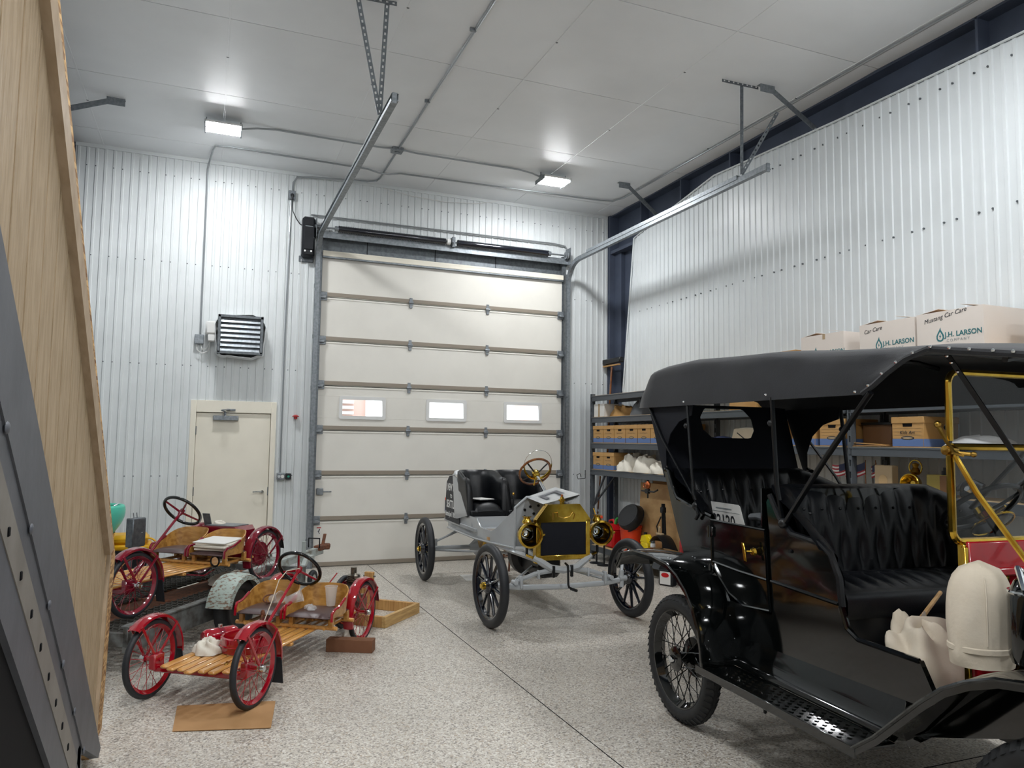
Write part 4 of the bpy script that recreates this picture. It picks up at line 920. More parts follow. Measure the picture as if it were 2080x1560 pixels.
# ================================================================== wheels
def tyre_mb(R, r, treads=0, w=None):
    w = w or r; mb = MB(); prof = []
    for j in range(14):
        a = 2*PI*j/14; prof.append((R - r + r*math.cos(a), w*math.sin(a)))
    mb.lathe(prof, (0, 0, 0), (0, 1, 0), 48, closed=True)
    if treads:
        for i in range(treads):
            th = 2*PI*i/treads
            for s in (-1, 1):
                c, sn = math.cos(th), math.sin(th); rad = Vector((c, 0, sn)); tan = Vector((-sn, 0, c)); ax = Vector((0, 1, 0))
                o = rad*(R-.0150) + ax*s*w*.62; mb.hexa(o, tan*.010 + ax*s*.004, (ax*s*w*.30 - rad*.0145), (rad*.0016 + ax*s*.003))
        mb.lathe([(R-.004, -w*.2), (R+.003, -w*.18), (R+.003, w*.18), (R-.004, w*.2)], (0, 0, 0), (0, 1, 0), 48)
    return mb
def wire_wheel(parent, loc, R, r, tyre_m, rim_m, spoke_m, hub_m, treads=0, nsp=28, rim_w=.03, hub_r=.045, hub_w=.07, spoke_r=.0028, cap_m=None, rz=0, rim_d=.03, out=-1):
    w = link('wheel', None, parent); w.location = loc; w.rotation_euler = (0, 0, rz)
    link('tyre', tyre_mb(R, r, treads).mesh('tyre', tyre_m), w)
    Ri = R-2*r+.012
    MB().lathe([(Ri+.004, -rim_w), (Ri-.004, -rim_w), (Ri-rim_d*.5, -rim_w*.5), (Ri-rim_d, 0), (Ri-rim_d*.5, rim_w*.5), (Ri-.004, rim_w), (Ri+.004, rim_w), (Ri+.01, 0)], (0, 0, 0), (0, 1, 0), 48, closed=True).build('rim', rim_m, w)
    mb = MB()
    for i in range(nsp):
        th = 2*PI*i/nsp; s = 1 if i % 2 else -1; t2 = th + (.45 if (i//2) % 2 else -.45)
        mb.cyl((hub_r*math.cos(t2), s*hub_w*.8, hub_r*math.sin(t2)), ((Ri-rim_d*.6)*math.cos(th), 0, (Ri-rim_d*.6)*math.sin(th)), spoke_r, n=4, cap=False)
    mb.build('wire_spokes', spoke_m, w)
    mb = MB(); mb.lathe([(0, -hub_w), (hub_r*.55, -hub_w), (hub_r, -hub_w*.85), (hub_r, -hub_w*.7), (hub_r*.45, -hub_w*.5), (hub_r*.45, hub_w*.5), (hub_r, hub_w*.7), (hub_r, hub_w*.85), (hub_r*.55, hub_w), (0, hub_w)], (0, 0, 0), (0, 1, 0), 20); mb.build('hub', hub_m, w)
    if cap_m: MB().lathe([(0, hub_w+.03), (.02, hub_w+.028), (.027, hub_w+.01), (.027, hub_w-.01)], (0, 0, 0), (0, out, 0), 16).build('hub_cap', cap_m, w)
    return w
# ================================================================== black touring car
AT = math.radians(-4); hx, hy = math.sin(AT), -math.cos(AT)
tc = thing('touring_car', 'black antique open touring car with folding canvas top and brass windscreen', 'car', (3.508, 3.990, 0), math.atan2(hy, hx))
side = lambda pr: (lambda u, v, w_: (u, w_, v))
FA = 2.42
for (x, s) in ((0, -1), (0, 1), (FA, -1), (FA, 1)):
    wire_wheel(tc, (x, s*.71, .382), .382, .052, 'black_rubber', 'black_paint', 'black_paint', 'black_paint', treads=54, nsp=36, rim_w=.04, hub_r=.075, hub_w=.06, spoke_r=.0032, cap_m='chrome', rz=(.10 if x else 0), rim_d=.035, out=s)
    MB().lathe([(0, 0), (.12, 0), (.125, .03), (.11, .05), (.05, .055), (0, .055)], (x, s*.63, .382), (0, -s, 0), 24).build('brake_drum', 'black_satin', tc)
# chassis
ch = MB()
for s in (-1, 1): ch.box(-.45, 2.6, s*.30-.02, s*.30+.02, .52, .60, .004)
for x in (-.4, .9, 2.5): ch.box(x-.02, x+.02, -.3, .3, .52, .6)
ch.build('chassis_frame', 'black_satin', tc)
mb = MB(); mb.cyl((0, -.65, .382), (0, .65, .382), .03, n=10); mb.ball((0, 0, .38), .13, 14, 8); mb.tube([(0, 0, .40), (1.4, 0, .5)], .03, 8); mb.tube([(0, -.55, .34), (1.35, -.05, .45)], .012, 6); mb.build('rear_axle', 'black_satin', tc)
mb = MB(); mb.tube([(FA, -.62, .36), (FA, -.3, .33), (FA, .3, .33), (FA, .62, .36)], .022, 8); mb.build('front_axle', 'black_satin', tc)
mb = MB()
for x in (0, FA):
    for k in range(3): mb.tube([(x, -.5+.1*k, .46+.035*k), (x, 0, .60), (x, .5-.1*k, .46+.035*k)], .012, 6)
mb.build_each('leaf_spring', 'black_satin', tc)
mb = MB(); mb.box(.62, 1.3, -.24, -.1, .30, .52, .03); mb.box(.5, .62, -.5, -.46, .30, .42, .01); mb.tube([(.55, -.5, .34), (.6, -.55, .24), (.62, -.56, .3)], .01, 6); mb.build('exhaust_and_pan', 'black_satin', tc)
# body sides
RS = [(-.05, .66), (-.10, .86), (-.17, 1.01), (-.24, 1.13), (-.31, 1.28), (-.38, 1.44), (-.42, 1.52), (-.37, 1.52), (-.32, 1.42), (-.25, 1.34), (-.03, 1.29), (.16, 1.255), (.16, .98), (.20, .86), (.33, .74), (.33, .66)]
FS = [(.74, .66), (.72, 1.25), (.70, 1.40), (.73, 1.44), (.80, 1.32), (.9, 1.245), (1.10, 1.225), (1.18, 1.18), (1.23, 1.08), (1.25, .95), (1.29, .86), (1.34, .825), (1.70, .822), (1.76, .72), (1.76, .64), (.74, .62)]
DR = [(.175, 1.25), (.70, 1.247), (.715, .98), (.735, .82), (.50, .80), (.36, .845), (.26, .92), (.18, 1.0)]
for s in (-1, 1):
    a, b = (s*.575, s*.60)
    rs = MB().prism(RS, side(0), a, b).build('rear_quarter_panel', 'black_paint', tc)
    fs = MB().prism(FS, side(0), a, b).build('front_side_panel', 'black_paint', tc)
    d = MB().prism(DR, side(0), s*.578, s*.606).build('rear_door', 'black_paint', tc)
    mb = MB(); P = [(x, s*.61, z) for x, z in DR]; mb.tube(P, .008, 6, closed=True); mb.build('door_moulding', 'black_paint', d)
    mb = MB(); mb.tube([(x, s*.606, z) for x, z in ((.18, 1.0), (.45, .985), (.71, .98))], .008, 6); mb.build('belt_moulding', 'black_paint', d)
    mb = MB(); mb.lathe([(0, .03), (.018, .028), (.024, .015), (.016, 0)], (.62, s*.61, 1.12), (0, s, 0), 14); mb.tube([(.62, s*.63, 1.12), (.60, s*.66, 1.12)], .007, 6); 
    mb.hexa((.585, s*.665, 1.115), (.012, 0, .0), (0, .004, 0), (-.012, 0, .05), .004); mb.build('door_handle', 'brass', d)
    for z in (1.18, .95): 
        mb = MB(); mb.box(.135, .2, s*.612-.008, s*.612+.008, z-.03, z+.03, .004); mb.cyl((.165, s*.62, z-.035), (.165, s*.62, z+.035), .01, n=8); mb.build('door_hinge', 'black_paint', d)
    MB().box(.33, .74, min(s*.575, s*.6), max(s*.575, s*.6), .62, .8).build('sill_panel', 'black_paint', tc)
    mb = MB(); mb.tube([(x, s*.59, z+.006) for x, z in ((-.41, 1.53), (-.37, 1.52), (-.32, 1.42), (-.25, 1.345), (-.03, 1.295), (.16, 1.262))], .016, 8); mb.build('rear_arm_rail', 'black_paint', rs)
    mb = MB(); mb.tube([(x, s*.59, z) for x, z in ((.72, 1.44), (.80, 1.325), (.9, 1.25), (1.10, 1.23), (1.18, 1.185), (1.235, 1.08), (1.25, .95))], .017, 8); mb.build('front_arm_rail', 'leather_black', fs)
    mb = MB(); mb.tube([(.74, s*.606, .98), (1.24, s*.606, .96)], .008, 6); mb.build('belt_moulding', 'black_paint', fs)
    mb = MB(); mb.tube([(1.25, s*.6, .95), (1.29, s*.6, .86), (1.36, s*.6, .825), (1.70, s*.6, .822)], .012, 6); mb.build('step_edge', 'black_paint', fs)
    mb = MB(); mb.cyl((.12, s*.6, 1.19), (.12, s*.61, 1.19), .008, n=8); mb.cyl((.9, s*.6, 1.16), (.9, s*.61, 1.16), .01, n=8); mb.build_each('snap_button', 'black_satin', rs)
MB().box(-.04, 1.76, -.575, .575, .62, .65).build('floor_board', 'black_satin', tc)
G = [[(xb_+.02*math.cos(j/12*PI*2)-.04*(1-abs(j-6)/6), -.59+1.18*j/12, z) for j in range(13)] for xb_, z in ((-.06, .66), (-.12, .9), (-.26, 1.17), (-.36, 1.4), (-.42, 1.52))]
MB().sheet(G, .012).build('rear_panel', 'black_paint', tc)
# tufted upholstery
def tuft_back(xb, hw, arm, z0, htop, harm, k, name, depth=.06, lean=.05):
    # plan curve: arm - corner - back - corner - arm
    path = []; r = .20
    n = 40
    def plan(u):
        Ls = [arm-r, PI/2*r, 2*hw-2*r, PI/2*r, arm-r]; T_ = sum(Ls); d = u*T_
        if d < Ls[0]: return Vector((xb+arm-d, -hw, 0)), Vector((0, 1, 0))
        d -= Ls[0]
        if d < Ls[1]: a = d/r; return Vector((xb+r-r*math.sin(a), -hw+r-r*math.cos(a), 0)), Vector((math.sin(a), math.cos(a), 0))
        d -= Ls[1]
        if d < Ls[2]: return Vector((xb, -hw+r+d, 0)), Vector((1, 0, 0))
        d -= Ls[2]
        if d < Ls[3]: a = d/r; return Vector((xb+r-r*math.cos(a), hw-r+r*math.sin(a), 0)), Vector((math.cos(a), -math.sin(a), 0))
        d -= Ls[3]; return Vector((xb+r+d, hw, 0)), Vector((0, -1, 0))
    NU, NV = k*10, 22; G = []; Bt = []
    for i in range(NU+1):
        u = i/NU; p, nrm = plan(u); row = []
        e = min(u, 1-u)*2; h = harm + (htop-harm)*min(1, max(0, (e-.02)/.42))**.8
        for j in range(NV+1):
            v = j/NV; rw = v*2.6; ph = .5*(int(rw) % 2); fr = rw % 1
            c = abs(math.sin(PI*(u*k + ph))); c2 = abs(math.sin(PI*(u*k + .5 - ph))); mixf = fr*fr*(3-2*fr)
            bul = (c*(1-mixf) + c2*mixf)**.55*.036
            edge = math.sin(PI*min(1, max(0, v*1.0)))**.35 if v > .5 else 1
            roll = .0
            if v > .86: tt = (v-.86)/.14; roll = -.07*tt*tt; zz = z0 + (h-z0)*(.86+.14*math.sin(tt*PI/2)); 
            else: zz = z0 + (h-z0)*v
            q = p + nrm*(depth*edge*.8 + bul*(edge if v < .9 else .5) + roll); row.append((q.x-lean*v*abs(nrm.x), q.y, zz))
        G.append(row)
    o = MB().sheet(G).build(name, 'leather_black', tc, 180)
    bt = MB()
    for i in range(1, k):
        for rj in (0, 1):
            u = (i+(.5 if rj else 0))/k; p, nrm = plan(min(u, .999)); bt.ball(p + nrm*.055 + Vector((-.02, 0, z0+(htop-z0)*(.385 if rj == 0 else .77))), .009, 6, 4)
    bt.build('button', 'leather_black', o, stuff=True)
    return o
tuft_back(.69, .565, .46, .92, 1.49, 1.20, 15, 'front_seat_back')
tuft_back(-.30, .565, .40, .92, 1.545, 1.28, 15, 'rear_seat_back', lean=.14)
def cushion(x0, x1, hw, z, name, k=11):
    G = []; NU, NV = k*8, 20
    for i in range(NU+1):
        u = i/NU; row = []
        for j in range(NV+1):
            v = j/NV; fx = v; c = abs(math.sin(PI*u*k+PI*.5*(int(v*2.2) % 2))); bul = c**.6*.022*math.sin(PI*min(1, fx*1.1+.05))**.4
            row.append((x0+(x1-x0)*v, -hw+2*hw*u, z + bul + .03*math.sin(PI*v)))
        row.append((x1+.012, -hw+2*hw*u, z-.03)); row.append((x1+.014, -hw+2*hw*u, z-.09)); row.append((x1, -hw+2*hw*u, z-.12))
        G.append(row)
    MB().sheet(G).build(name, 'leather_black', tc, 180)
cushion(.76, 1.23, .55, 1.0, 'front_seat_cushion'); cushion(-.26, .14, .55, 1.0, 'rear_seat_cushion')
MB().box(.74, 1.22, -.57, .57, .65, .90, .01).build('front_seat_box', 'black_satin', tc); MB().box(-.05, .13, -.57, .57, .65, .90, .01).build('rear_seat_box', 'black_satin', tc)
G = [[(.66-.03*math.cos(j/14*2*PI), -.585+1.17*j/14, z) for j in range(15)] for z in (.66, 1.0, 1.3, 1.47)]
MB().sheet(G, -.012).build('front_seat_shell', 'black_paint', tc)
# aprons and running boards
for s in (-1, 1):
    prof = [(.585, .66), (.60, .60), (.615, .55), (.625, .50), (.645, .478), (.66, .47)]
    G = [[(x, s*(y+ (0 if x < 1.5 else .0)), z) for y, z in prof] for x in (.34, .8, 1.2, 1.62)]
    MB().sheet(G, .004*s).build('splash_apron', 'black_paint', tc)
    rb = MB(); rb.box(.40, 1.62, min(s*.655, s*.865), max(s*.655, s*.865), .452, .468, .004); rb.box(.40, 1.62, min(s*.855, s*.868), max(s*.855, s*.868), .425, .470, .003); r_ = rb.build('running_board', 'black_paint', tc)
    mb = MB()
    for i in range(38):
        for j in range(5):
            x = .58+i*.0255; y = s*(.70+.035*j) ; 
            mb.hexa((x, y, .4695), (.007, .004, 0), (-.003, .006, 0), (0, 0, .0025)) if (i+j) % 2 == 0 else None
    mb.build('diamond_tread', 'black_paint', r_, stuff=True)
    for x in (.6, 1.4): MB().tube([(x, s*.3, .55), (x, s*.6, .44), (x, s*.85, .44)], .012, 6).build('step_bracket', 'black_satin', tc)
    # fenders
    def fender(path, y0, y1, name, crown=.012, lip=.03):
        G = []
        for i, (x, z) in enumerate(path):
            x0_, z0_ = path[max(i-1, 0)]; x1_, z1_ = path[min(i+1, len(path)-1)]; t_ = Vector((x1_-x0_, 0, z1_-z0_)).normalized(); nr = Vector((-t_.z, 0, t_.x))
            if nr.z < 0 and abs(t_.x) > .3: nr = -nr
            row = []
            for v in (-.02, 0, .12, .3, .5, .7, .88, 1.0, 1.02):
                y = y0+(y1-y0)*min(1, max(0, v)); off = crown*(1-(2*min(1, max(0, v))-1)**2) - (lip if v < 0 or v > 1 else 0)
                q = Vector((x, s*y, z)) + nr*off; row.append(q)
            G.append(row)
        f = MB().sheet(G, .004).build(name, 'black_paint', tc, 50)
        mb = MB(); mb.tube([tuple(r_[-2]) for r_ in G], .008, 6); mb.build('rolled_bead', 'black_paint', f)
        return f
    rf = fender([(-.62, .86), (-.54, .96), (-.36, 1.0), (-.12, 1.0), (.08, .98), (.20, .93), (.30, .86), (.38, .77), (.44, .66), (.465, .56), (.475, .47)], .60, .865, 'rear_fender')
    mb = MB()
    for x, z in ((0.02, .995), (.05, .99), (.16, .955), (.42, .72), (.46, .6), (.47, .5)):
        for y in (.65, .82): mb.ball((x+.004, s*y, z+.012), .0045, 6, 4)
    mb.build('rivet', 'chrome', rf, stuff=True)
    MB().prism([(-.1, .62), (.3, .62), (.44, .66), (.38, .77), (.30, .86), (.20, .93), (.08, .97), (-.1, .98)], side(0), s*.603, s*.61).build('inner_fender_skirt', 'black_paint', tc)
    ff = fender([(1.60, .462), (1.72, .55), (1.84, .66), (1.95, .76), (2.05, .84), (2.15, .895), (2.27, .94), (2.42, .965), (2.58, .95), (2.74, .89), (2.85, .80)], .58, .865, 'front_fender', .02)
    MB().prism([(1.66, .50), (1.80, .60), (1.95, .72), (2.08, .83), (2.2, .88), (2.3, .78), (2.12, .66), (1.95, .60)], side(0), s*.585, s*.592).build('inner_fender_valance', 'black_paint', tc)
# cowl: wooden firewall, bonnet, radiator
MB().box(1.775, 1.80, -.42, .42, .62, 1.32, .006).build('firewall', 'red_dash', tc)
MB().box(1.79, 1.835, -.43, .43, 1.18, 1.215, .006).build('firewall_cap', 'red_dash', tc)
mb = MB(); mb.box(1.775, 1.80, -.445, -.425, .6, 1.30, .004); mb.box(1.775, 1.8, .425, .445, .6, 1.3, .004); mb.build_each('firewall_edge_trim', 'brass', tc)
mb = MB(); mb.box(1.802, 1.812, -.235, -.215, 1.10, 1.19, .004); mb.ball((1.815, -.225, 1.10), .013, 8, 5); mb.ball((1.815, -.225, 1.19), .013, 8, 5); mb.build('catch_plate', 'brass', tc)
hood = [(-.30, .68), (-.30, 1.02), (-.17, 1.17), (.17, 1.17), (.30, 1.02), (.30, .68)]
MB().prism(hood, lambda u, v, w_: (w_, u, v), 1.84, 2.46).build('bonnet', 'black_paint', tc)
MB().prism([(u*1.06, .62+(v-.68)*1.12) for u, v in hood], lambda u, v, w_: (w_, u, v), 2.46, 2.54).build('radiator_shell', 'brass', tc); MB().box(2.535, 2.545, -.28, .28, .68, 1.08).build('radiator_core', 'black_satin', tc); MB().lathe([(0, 0), (.03, 0), (.03, .05), (.04, .06), (0, .07)], (2.5, 0, 1.17), n=14).build('radiator_cap', 'brass', tc)
mb = MB(); mb.lathe([(.0, .0), (.075, .0), (.085, .03), (.085, .24), (.06, .30), (.03, .33), (0, .33)], (2.13, -.50, .92), n=20); mb.build('gas_generator', 'black_paint', tc); mb = MB(); mb.tube([(2.13, -.5, 1.22), (2.12, -.56, 1.27), (2.16, -.58, 1.2), (2.14, -.53, 1.1)], .012, 6); mb.torus((2.13, -.5, 1.18), (0, 0, 1), .08, .008, 20, 6); mb.build('generator_fittings', 'chrome', tc)
# windscreen
ws = link('windscreen', None, tc)
XW = 1.755
def wframe(y0, y1, z0, z1, r=.05):
    P = []
    for cy, cz, a0 in ((y1-r, z1-r, 0), (y0+r, z1-r, PI/2), (y0+r, z0+r, PI), (y1-r, z0+r, 1.5*PI)):
        for i in range(6): a = a0+PI/2*i/5; P.append((XW, cy+r*math.cos(a), cz+r*math.sin(a)))
    return P
lo = wframe(-.46, .46, 1.315, 1.70); up_ = wframe(-.46, .46, 1.715, 2.035)
mb = MB(); mb.tube(lo[7:24]+[(XW, .46, 1.68)], .0165, 8); mb.cyl((XW, -.46, 1.36), (XW, -.46, 1.71), .0165, n=8); mb.build('lower_frame', 'brass', ws)
mb = MB(); mb.tube([(XW, .46, 1.74)] + up_[:12] + [(XW, -.46, 1.74)], .0145, 8); mb.cyl((XW, -.45, 1.715), (XW, .45, 1.715), .016, n=8); mb.build('upper_frame', 'brass', ws)
MB().box(XW-.003, XW+.003, -.45, .45, 1.325, 1.70).build('lower_pane', 'ws_glass', ws); MB().box(XW-.003, XW+.003, -.45, .45, 1.725, 2.03).build('upper_pane', 'ws_glass', ws)
for s in (-1, 1):
    mb = MB(); mb.lathe([(0, -.035), (.02, -.03), (.026, 0), (.02, .03), (0, .035)], (XW, s*.46, 1.70), (0, 1, 0), 12); mb.tube([(XW-.02, s*.50, 1.80), (XW, s*.48, 1.74), (XW+.03, s*.47, 1.69), (XW+.06, s*.45, 1.68)], .009, 6); mb.ball((XW-.02, s*.50, 1.81), .016, 8, 5); mb.cyl((XW-.02, s*.48, 1.695), (XW+.09, s*.44, 1.685), .009, n=8); mb.ball((XW+.095, s*.44, 1.685), .013, 8, 5); mb.build('frame_hinge', 'brass_dull', ws)
    mb = MB(); mb.tube([(XW+.035, s*.47, 1.675), (XW+.12, s*.46, 1.53), (2.1, s*.46, 1.26), (2.45, s*.34, .99)], [.0115, .012, .012, .012], 8); mb.build('support_rod', 'brass', ws)
    mb = MB(); mb.box(XW-.01, XW+.03, s*.40-.03, s*.40+.03, 1.20, 1.31, .006); mb.build('foot_bracket', 'brass', ws)
# steering
sw = link('steering_wheel', None, tc); sc_ = Vector((1.20, .36, 1.40)); ax = Vector((-.62, 0, .78))
MB().torus(sc_, ax, .20, .014, 40, 8).build('rim', 'black_satin', sw)
a_, s_, t_ = frame(ax)
for i in range(4):
    th = PI/4+PI/2*i; d = s_*math.cos(th)+t_*math.sin(th); MB().tube([sc_-ax*.03, sc_+d*.1-ax*.02, sc_+d*.2], .009, 6).build('spoke', 'black_satin', sw)
mb = MB(); mb.lathe([(0, .02), (.045, .015), (.05, -.02), (.03, -.05), (0, -.05)], sc_-ax*.02, ax, 16); mb.tube([sc_-ax*.06+t_*.02, sc_-ax*.07+t_*.12], .006, 6); mb.build('gear_case', 'brass', sw); MB().cyl(sc_-ax*.05, sc_-ax*.95, .02, n=10).build('column', 'black_satin', sw); MB().torus(sc_-ax*.10, ax, .11, .006, 20, 6).build('quadrant', 'brass', sw)
# canvas top
tp = link('canvas_top', None, tc)
def topz(x):
    K = [(-.86, 2.06), (-.80, 2.17), (-.7, 2.235), (-.5, 2.265), (-.13, 2.275), (.3, 2.25), (.7, 2.235), (1.0, 2.20), (1.2, 2.185), (1.5, 2.165), (1.75, 2.15), (2.1, 2.10), (2.25, 2.075)]
    if x <= K[0][0]: return K[0][1]
    for (x0, z0), (x1, z1) in zip(K[:-1], K[1:]):
        if x0 <= x <= x1: return z0+(z1-z0)*(x-x0)/(x1-x0)
    return K[-1][1]
def lowz(x):
    K = [(-.86, 1.975), (-.6, 1.968), (.2, 1.96), (1.0, 1.955), (1.45, 1.95), (1.52, 1.985), (1.60, 2.035), (1.70, 2.085), (1.82, 2.115), (2.0, 2.085), (2.25, 2.045)]
    if x <= K[0][0]: return K[0][1]
    for (x0, z0), (x1, z1) in zip(K[:-1], K[1:]):
        if x0 <= x <= x1: return z0+(z1-z0)*(x-x0)/(x1-x0)
    return K[-1][1]
X_ = [-.86, -.84, -.8, -.74, -.66, -.58, -.45, -.3, -.13, .05, .25, .45, .65, .85, 1.05, 1.2, 1.35, 1.45, 1.52, 1.6, 1.7, 1.82, 1.95, 2.1, 2.25]
G = []
for x in X_:
    row = []; tz = topz(x); lz = lowz(x); pull = 1-.10*max(0, (-.66-x)/.2)
    for s in (-1, 1):
        seg = []
        for k in range(6):
            f = k/5; y = .625 - .055*f**1.5; z = lz + (tz-lz-.035)*f; w_ = .010*math.sin(9*x+5*f)*math.sin(PI*f); seg.append((x, s*(y+w_)*pull, z))
        seg += [(x, s*.545*pull, tz-.012), (x, s*.50*pull, tz), (x, s*.36*pull, tz+.016), (x, s*.18*pull, tz+.026)]
        row += seg if s < 0 else [(x, 0, tz+.028)] + seg[::-1]
    G.append(row)
MB().sheet(G, -.008).build('canopy', 'canvas_black', tp, 60)
for s in (-1, 1):
    mb = MB(); mb.tube([(x, s*.63, lowz(x)+.004) for x in X_ if x > 1.4], .013, 6); mb.build('front_binding', 'canvas_black', tp)
    mb = MB()
    for x in (1.42, 1.5, 1.58, 1.66, 1.75, 1.84, 1.93, 2.02, 2.12, 2.2): mb.ball((x, s*.644, lowz(x)+.012), .0075, 6, 4)
    for x in (-.09, .76): mb.ball((x, s*.64, 1.985), .008, 6, 4)
    mb.build('fastener_stud', 'chrome', tp, stuff=True)
# rear curtain with octagonal window
def curt(u, v): # u across -1..1, v 0 bottom..1 top
    y = u*(.54+.05*v); x = -.43 - .23*v; return Vector((x, y, 1.47+.53*v))
wy0, wy1, wv0, wv1 = -.22, .23, .61, .92
oc = [(-.30, .655), (-.30, .865), (-.22, .935), (.33, .935), (.41, .865), (.41, .655), (.33, .63), (-.22, .63)]
oc = [(u, (1.30+.70*v-1.47)/.53) for u, v in [(-.32, .74), (-.32, .87), (-.22, .97), (.34, .97), (.44, .87), (.44, .74), (.36, .655), (-.22, .655)]]
outer = [(-1, 0), (-1, .25), (-1, .5), (-1, .75), (-1, 1), (-.5, 1), (0, 1), (.5, 1), (1, 1), (1, .75), (1, .5), (1, .25), (1, 0), (.5, 0), (0, 0), (-.5, 0)]
def closest_ring():
    # radial bridge between octagon (resampled) and outer boundary
    c = (.06, .75); N_ = 64; ro = []; ri = []
    def hit(poly, th):
        d = (math.cos(th), math.sin(th)*.8); best = None
        for (x0, y0), (x1, y1) in zip(poly, poly[1:]+poly[:1]):
            ex, ey = x1-x0, y1-y0; den = d[0]*ey-d[1]*ex
            if abs(den) < 1e-9: continue
            t = ((x0-c[0])*ey-(y0-c[1])*ex)/den; q = ((x0-c[0])*d[1]-(y0-c[1])*d[0])/den
            if t > 0 and -1e-6 <= q <= 1+1e-6 and (best is None or t < best): best = t
        return (c[0]+d[0]*best, c[1]+d[1]*best)
    for i in range(N_): th = 2*PI*i/N_+.01; ro.append(hit(outer, th)); ri.append(hit(oc, th))
    return ri, ro
ri, ro = closest_ring()
G = [[curt(*a), curt((a[0]+b[0])/2, (a[1]+b[1])/2), curt(*b)] for a, b in zip(ri, ro)]
MB().sheet(G, .005, closed_u=True).build('rear_curtain', 'canvas_inside', tp)
MB().prism(oc, lambda u, v, w_: curt(u, v)+Vector((w_, 0, 0)), .0, .002).build('curtain_window', 'glass', tp)
for s in (-1, 1):
    Q = [(-.655, 1.98), (-.435, 1.48), (-.41, 1.50), (-.41, 1.56), (-.41, 1.66), (-.35, 1.78), (-.24, 1.86), (-.08, 1.90), (-.06, 1.98)]
    MB().prism(Q, side(0), s*.585, s*.59).build('quarter_curtain', 'canvas_inside', tp)
    for pts, r in (([(.0, s*.60, 1.33), (-.02, s*.615, 1.40), (-.09, s*.615, 1.97)], .013), ([(.0, s*.60, 1.34), (-.15, s*.61, 1.50), (-.42, s*.61, 1.75), (-.62, s*.60, 1.97)], .012), ([(.84, s*.60, 1.30), (.81, s*.615, 1.5), (.78, s*.615, 1.97)], .014), ([(.86, s*.605, 1.30), (1.2, s*.63, 1.65), (1.50, s*.63, 1.955)], .017)):
        MB().tube(pts, r, 8, flat=.7).build('top_bow_iron', 'black_satin', tp)
    mb = MB(); mb.ball((-.09, s*.62, 1.83), .02, 8, 5); mb.ball((.775, s*.62, 1.83), .02, 8, 5); mb.ball((.0, s*.605, 1.32), .03, 8, 5); mb.ball((.85, s*.605, 1.30), .03, 8, 5); mb.build_each('bow_joint', 'black_satin', tp)
    mb = MB(); mb.tube([(0, s*.61, 1.33), (.05, s*.62, 1.27), (.02, s*.62, 1.24)], .012, 6); mb.build('bow_bracket', 'black_satin', tp)
    mb = MB(); mb.beam((1.78, s*.49, 2.11), (2.45, s*.33, .95), .022, .006, up=(0, 1, 0)); o_ = mb.build('top_strap', 'black_satin', tp)
    mb = MB(); [mb.ball((1.78+.67*f, s*(.49-.16*f)-.008, 2.11-1.16*f), .008, 6, 4) for f in (.01, .035, .07)]; mb.build('strap_rivet', 'chrome', tp, stuff=True)
for x in (-.6, -.09, .78, 1.5, 2.1): 
    MB().tube([(x, -.56, topz(x)-.05), (x, -.4, topz(x)-.02), (x, 0, topz(x)-.005), (x, .4, topz(x)-.02), (x, .56, topz(x)-.05)], .014, 6).build('roof_bow', 'black_satin', tp)
# things lying in and on the car
def car_pt(c, ang, x, y, z):
    a = math.radians(ang); h = Vector((math.sin(a), -math.cos(a))); l = Vector((-h.y, h.x)); q = Vector(c) + x*h + y*l; return (q.x, q.y, z)
TCP = lambda x, y, z: car_pt((3.508, 3.990), -4, x, y, z)
TRZ = math.atan2(hy, hx)
lp = link('number_placard', None); lp.location = TCP(-.16, -.30, 1.12); lp.rotation_euler = (0, 0, TRZ); tag(lp, 'white race number placard standing on the rear seat of the touring car', 'placard')
Q = [(-.27, 0), (.27, 0), (.17, .19), (.15, .20), (-.27, .20)]
MB().prism(Q, lambda u, v, w_: (u, w_+.06*v, v), -.002, .002).build('board', 'paper', lp)
put_text('82120', .105, 'ink', (-.12, -.0035, .052), (1, 0, 0), (0, .06, 1), lp, 'number', bold=.001, sx=1.0, shear=-.25)
MB().prism([(-.15, .142), (.17, .142), (.17, .144), (-.15, .144)], lambda u, v, w_: (u, w_+.06*v, v), -.004, -.002).build('print_line', 'grey_ink', lp); MB().prism([(-.1, .16), (.08, .16), (.08, .168), (-.1, .168)], lambda u, v, w_: (u, w_+.06*v, v), -.004, -.002).build('print_line', 'grey_ink', lp)
gl = thing('rolled_glove', 'rolled brown work glove on the rear door edge of the touring car', 'glove', TCP(.52, -.50, 1.27), TRZ); MB().tube([(-.09, 0, .02), (-.02, .01, .028), (.08, 0, .022)], [.03, .035, .028], 10, flat=.7).build('roll', 'grey_fabric', gl); MB().tube([(-.1, .02, .015), (-.13, .03, .02)], [.02, .014], 8).build('cuff', 'grey_fabric', gl)
hb = thing('lamp_cover', 'cream canvas hood tied over the cowl lamp beside the red firewall', 'cover', TCP(1.90, -.49, .86), TRZ); G = []
for j in range(15):
    f = j/14; z = .40*f; rr = [.118, .121, .122, .121, .122, .123, .123, .122, .121, .119, .116, .110, .098, .076, .004][j]; row = []
    for i in range(32):
        a = 2*PI*i/32; wob = 1+.05*math.sin(3*a+2*f)+.03*math.sin(7*a-5*f) if 0 < j < 13 else 1; row.append((rr*wob*math.cos(a)*.85, rr*wob*math.sin(a), z))
    G.append(row)
GT = [[G[j][i] for j in range(15)] for i in range(32)]; MB().sheet(GT, .003, closed_u=True).build('hood_cloth', 'cloth_bag', hb, 80)
